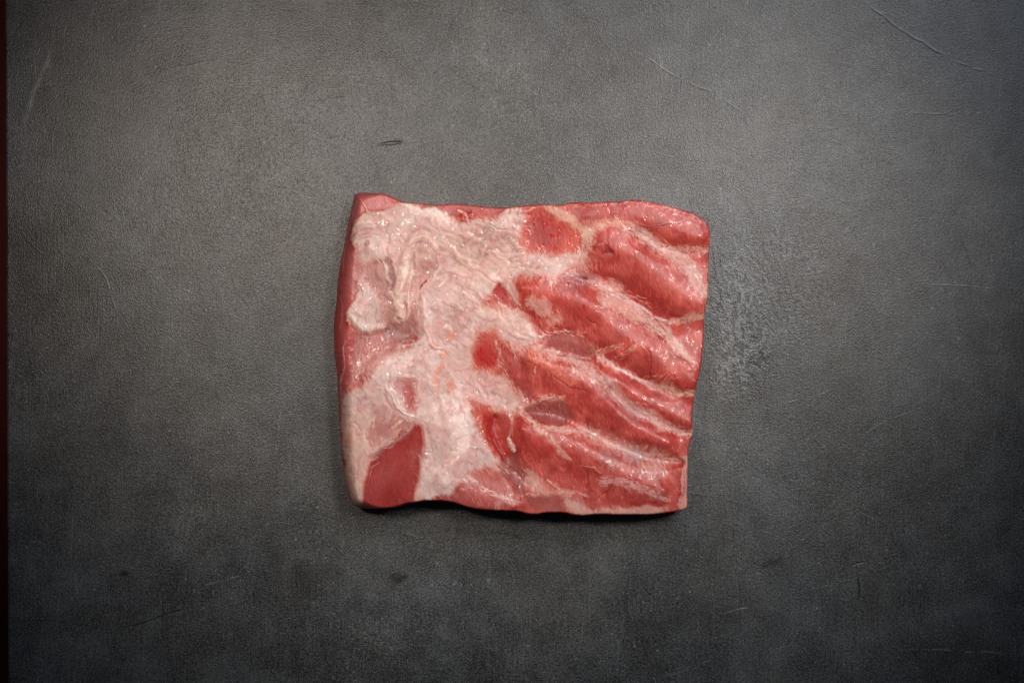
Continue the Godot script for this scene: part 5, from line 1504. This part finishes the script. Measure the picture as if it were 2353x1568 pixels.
func build_slab() -> void:
	# maps
	var col := PackedByteArray()
	col.resize(MW * MH * 3)
	var rel := PackedFloat32Array()
	rel.resize(MW * MH)
	var rou := PackedByteArray()
	rou.resize(MW * MH)
	var tall := PackedFloat32Array()
	tall.resize(MW * MH)
	for j in MH:
		for i in MW:
			var q := j * MW + i
			col[3 * q] = clampi(int(cr[q] * 255.0), 0, 255)
			col[3 * q + 1] = clampi(int(cg[q] * 255.0), 0, 255)
			col[3 * q + 2] = clampi(int(cb[q] * 255.0), 0, 255)
			rel[q] = clampf(0.5 + dd[q], 0.0, 1.0)
			rou[q] = clampi(int(gg[q] * 255.0), 0, 255)
			tall[q] = thick(q, i * STEP)
	# ease the steps of the height a little
	bx = 0; by = 0; bw = MW; bh = MH
	tmp = tall.duplicate()
	blur(1)
	tall = tmp
	var m := StandardMaterial3D.new()
	m.albedo_texture = ImageTexture.create_from_image(Image.create_from_data(MW, MH, false, Image.FORMAT_RGB8, col))
	m.heightmap_enabled = true
	m.heightmap_texture = ImageTexture.create_from_image(Image.create_from_data(MW, MH, false, Image.FORMAT_RF, rel.to_byte_array()))
	m.heightmap_scale = 0.1
	m.roughness = 1.0
	m.roughness_texture = ImageTexture.create_from_image(Image.create_from_data(MW, MH, false, Image.FORMAT_L8, rou))
	m.metallic_specular = 0.40
	m.texture_repeat = false
	m.subsurf_scatter_enabled = true
	m.subsurf_scatter_strength = 0.22

	# a sheet stretched between the four edges
	var top := resampled(top_edge(), NU)
	var bot := resampled(bottom_edge(), NU)
	bot.reverse()
	var lef := resampled(left_edge(), NV)
	lef.reverse()
	var rig := resampled(right_edge(), NV)
	var pos := PackedVector3Array()
	var uvs := PackedVector2Array()
	var own := PackedByteArray()
	var row := NU + 1
	for j in NV + 1:
		var t := float(j) / NV
		for i in NU + 1:
			var s := float(i) / NU
			var p := top[i] * (1.0 - t) + bot[i] * t + lef[j] * (1.0 - s) + rig[j] * s
			p -= (top[0] * (1.0 - s) + top[NU] * s) * (1.0 - t) + (bot[0] * (1.0 - s) + bot[NU] * s) * t
			pos.append(place(p, sample(tall, p.x, p.y)))
			uvs.append(Vector2(p.x / (MW * STEP), p.y / (MH * STEP)))
			own.append(ids[clampi(int(p.y / STEP), 0, MH - 1) * MW + clampi(int(p.x / STEP), 0, MW - 1)])
	# the rim, and the rings below it that tuck in to the board
	var rim := PackedInt32Array()
	for i in NU:
		rim.append(i)
	for j in NV:
		rim.append(j * row + NU)
	for i in NU:
		rim.append(NV * row + NU - i)
	for j in NV:
		rim.append((NV - j) * row)
	var nr := rim.size()
	var ring := PackedInt32Array(rim)
	var rings: Array[PackedInt32Array] = [ring]
	var bump := noise(301, 0.02, 3)
	for level in [[0.12, 0.72], [0.1, 0.42], [0.0, 0.17], [-0.4, 0.0]]:
		var next := PackedInt32Array()
		for k in nr:
			var a := pos[rim[(k + nr - 4) % nr]]
			var b := pos[rim[(k + 4) % nr]]
			var out_ := Vector3(b.z - a.z, 0, -(b.x - a.x)).normalized()
			var c := pos[rim[k]]
			var wob := bump.get_noise_2d(c.x * 20000.0, c.z * 20000.0 + level[1] * 60.0)
			var y: float = c.y * level[1]
			next.append(pos.size())
			var away: float = (level[0] + 0.3 * wob * (1.0 if level[1] > 0 else 0.3)) * 0.001
			pos.append(Vector3(c.x, maxf(y, 0.0002), c.z) + out_ * away)
			uvs.append(uvs[rim[k]])
			own.append(21)
		rings.append(next)
	var centre := pos.size()
	pos.append(place(Vector2(880, 780), 0.2))
	uvs.append(Vector2(0.5, 0.5))
	own.append(21)
	var part := pieces(own, row)
	var n_part: int = 1
	for k in part:
		n_part = maxi(n_part, k + 1)
	var kind_of := PackedByteArray()
	kind_of.resize(n_part + 1)
	kind_of[n_part] = 21
	var tri: Array[PackedInt32Array] = []
	for k in n_part + 1:
		tri.append(PackedInt32Array())
	for j in NV:
		for i in NU:
			var a := j * row + i
			var id := part[j * NU + i]
			kind_of[id] = own[a]
			tri[id].append_array([a, a + 1, a + row + 1, a, a + row + 1, a + row])
	for r in rings.size() - 1:
		for k in nr:
			var a := rings[r][k]
			var b := rings[r][(k + 1) % nr]
			var c := rings[r + 1][(k + 1) % nr]
			var d := rings[r + 1][k]
			tri[n_part].append_array([a, c, b, a, d, c])
	for k in nr:
		tri[n_part].append_array([rings[-1][k], centre, rings[-1][(k + 1) % nr]])
	# smooth normals over the whole
	var nor := PackedVector3Array()
	nor.resize(pos.size())
	for t in tri:
		for k in range(0, t.size(), 3):
			var fn := (pos[t[k + 2]] - pos[t[k]]).cross(pos[t[k + 1]] - pos[t[k]])
			nor[t[k]] += fn
			nor[t[k + 1]] += fn
			nor[t[k + 2]] += fn
	for k in nor.size():
		nor[k] = nor[k].normalized()
	var root := Node3D.new()
	root.name = "raw_pork_belly"
	tag(root, "thick slab of raw pork belly, red muscle and pale fat, on grey board", "raw meat")
	add_child(root)
	var called := {1: "fat_layer", 16: "membrane", 17: "purple_muscle", 18: "side_face", 19: "side_face", 20: "side_face", 21: "cut_edge"}
	for id in n_part + 1:
		if tri[id].is_empty():
			continue
		var map := PackedInt32Array()
		map.resize(pos.size())
		map.fill(-1)
		var p := PackedVector3Array()
		var n := PackedVector3Array()
		var w := PackedVector2Array()
		var ix := PackedInt32Array()
		for v in tri[id]:
			if map[v] < 0:
				map[v] = p.size()
				p.append(pos[v])
				n.append(nor[v])
				w.append(uvs[v])
			ix.append(map[v])
		var arr := []
		arr.resize(Mesh.ARRAY_MAX)
		arr[Mesh.ARRAY_VERTEX] = p
		arr[Mesh.ARRAY_NORMAL] = n
		arr[Mesh.ARRAY_TEX_UV] = w
		arr[Mesh.ARRAY_INDEX] = ix
		var mesh := ArrayMesh.new()
		mesh.add_surface_from_arrays(Mesh.PRIMITIVE_TRIANGLES, arr)
		var o := MeshInstance3D.new()
		o.name = called.get(kind_of[id], "muscle")
		o.mesh = mesh
		o.material_override = m
		root.add_child(o, true)


# connected pieces of one tissue; crumbs join their neighbour
func pieces(own: PackedByteArray, row: int) -> PackedInt32Array:
	var out := PackedInt32Array()
	for round_ in 4:
		out.resize(NU * NV)
		out.fill(-1)
		var next := 0
		var crumbs := 0
		for start in NU * NV:
			if out[start] >= 0:
				continue
			var kind := own[(start / NU) * row + start % NU]
			var cells := PackedInt32Array([start])
			out[start] = next
			var other := -1
			var head := 0
			while head < cells.size():
				var c := cells[head]
				head += 1
				var i := c % NU
				var j := c / NU
				for d in 4:
					var x: int = i + [1, -1, 0, 0][d]
					var y: int = j + [0, 0, 1, -1][d]
					if x < 0 or y < 0 or x >= NU or y >= NV:
						continue
					var e := y * NU + x
					var k := own[y * row + x]
					if k != kind:
						other = k
					elif out[e] < 0:
						out[e] = next
						cells.append(e)
			if cells.size() < 260 and other >= 0:
				crumbs += 1
				for c in cells:
					own[(c / NU) * row + c % NU] = other
			next += 1
		if crumbs == 0:
			break
	return out


func place(p: Vector2, mm: float) -> Vector3:
	var y := mm * 0.001
	return Vector3((p.x - 855.2) * UNIT * 0.98, y, (p.y - 724.0) * UNIT * 0.98)
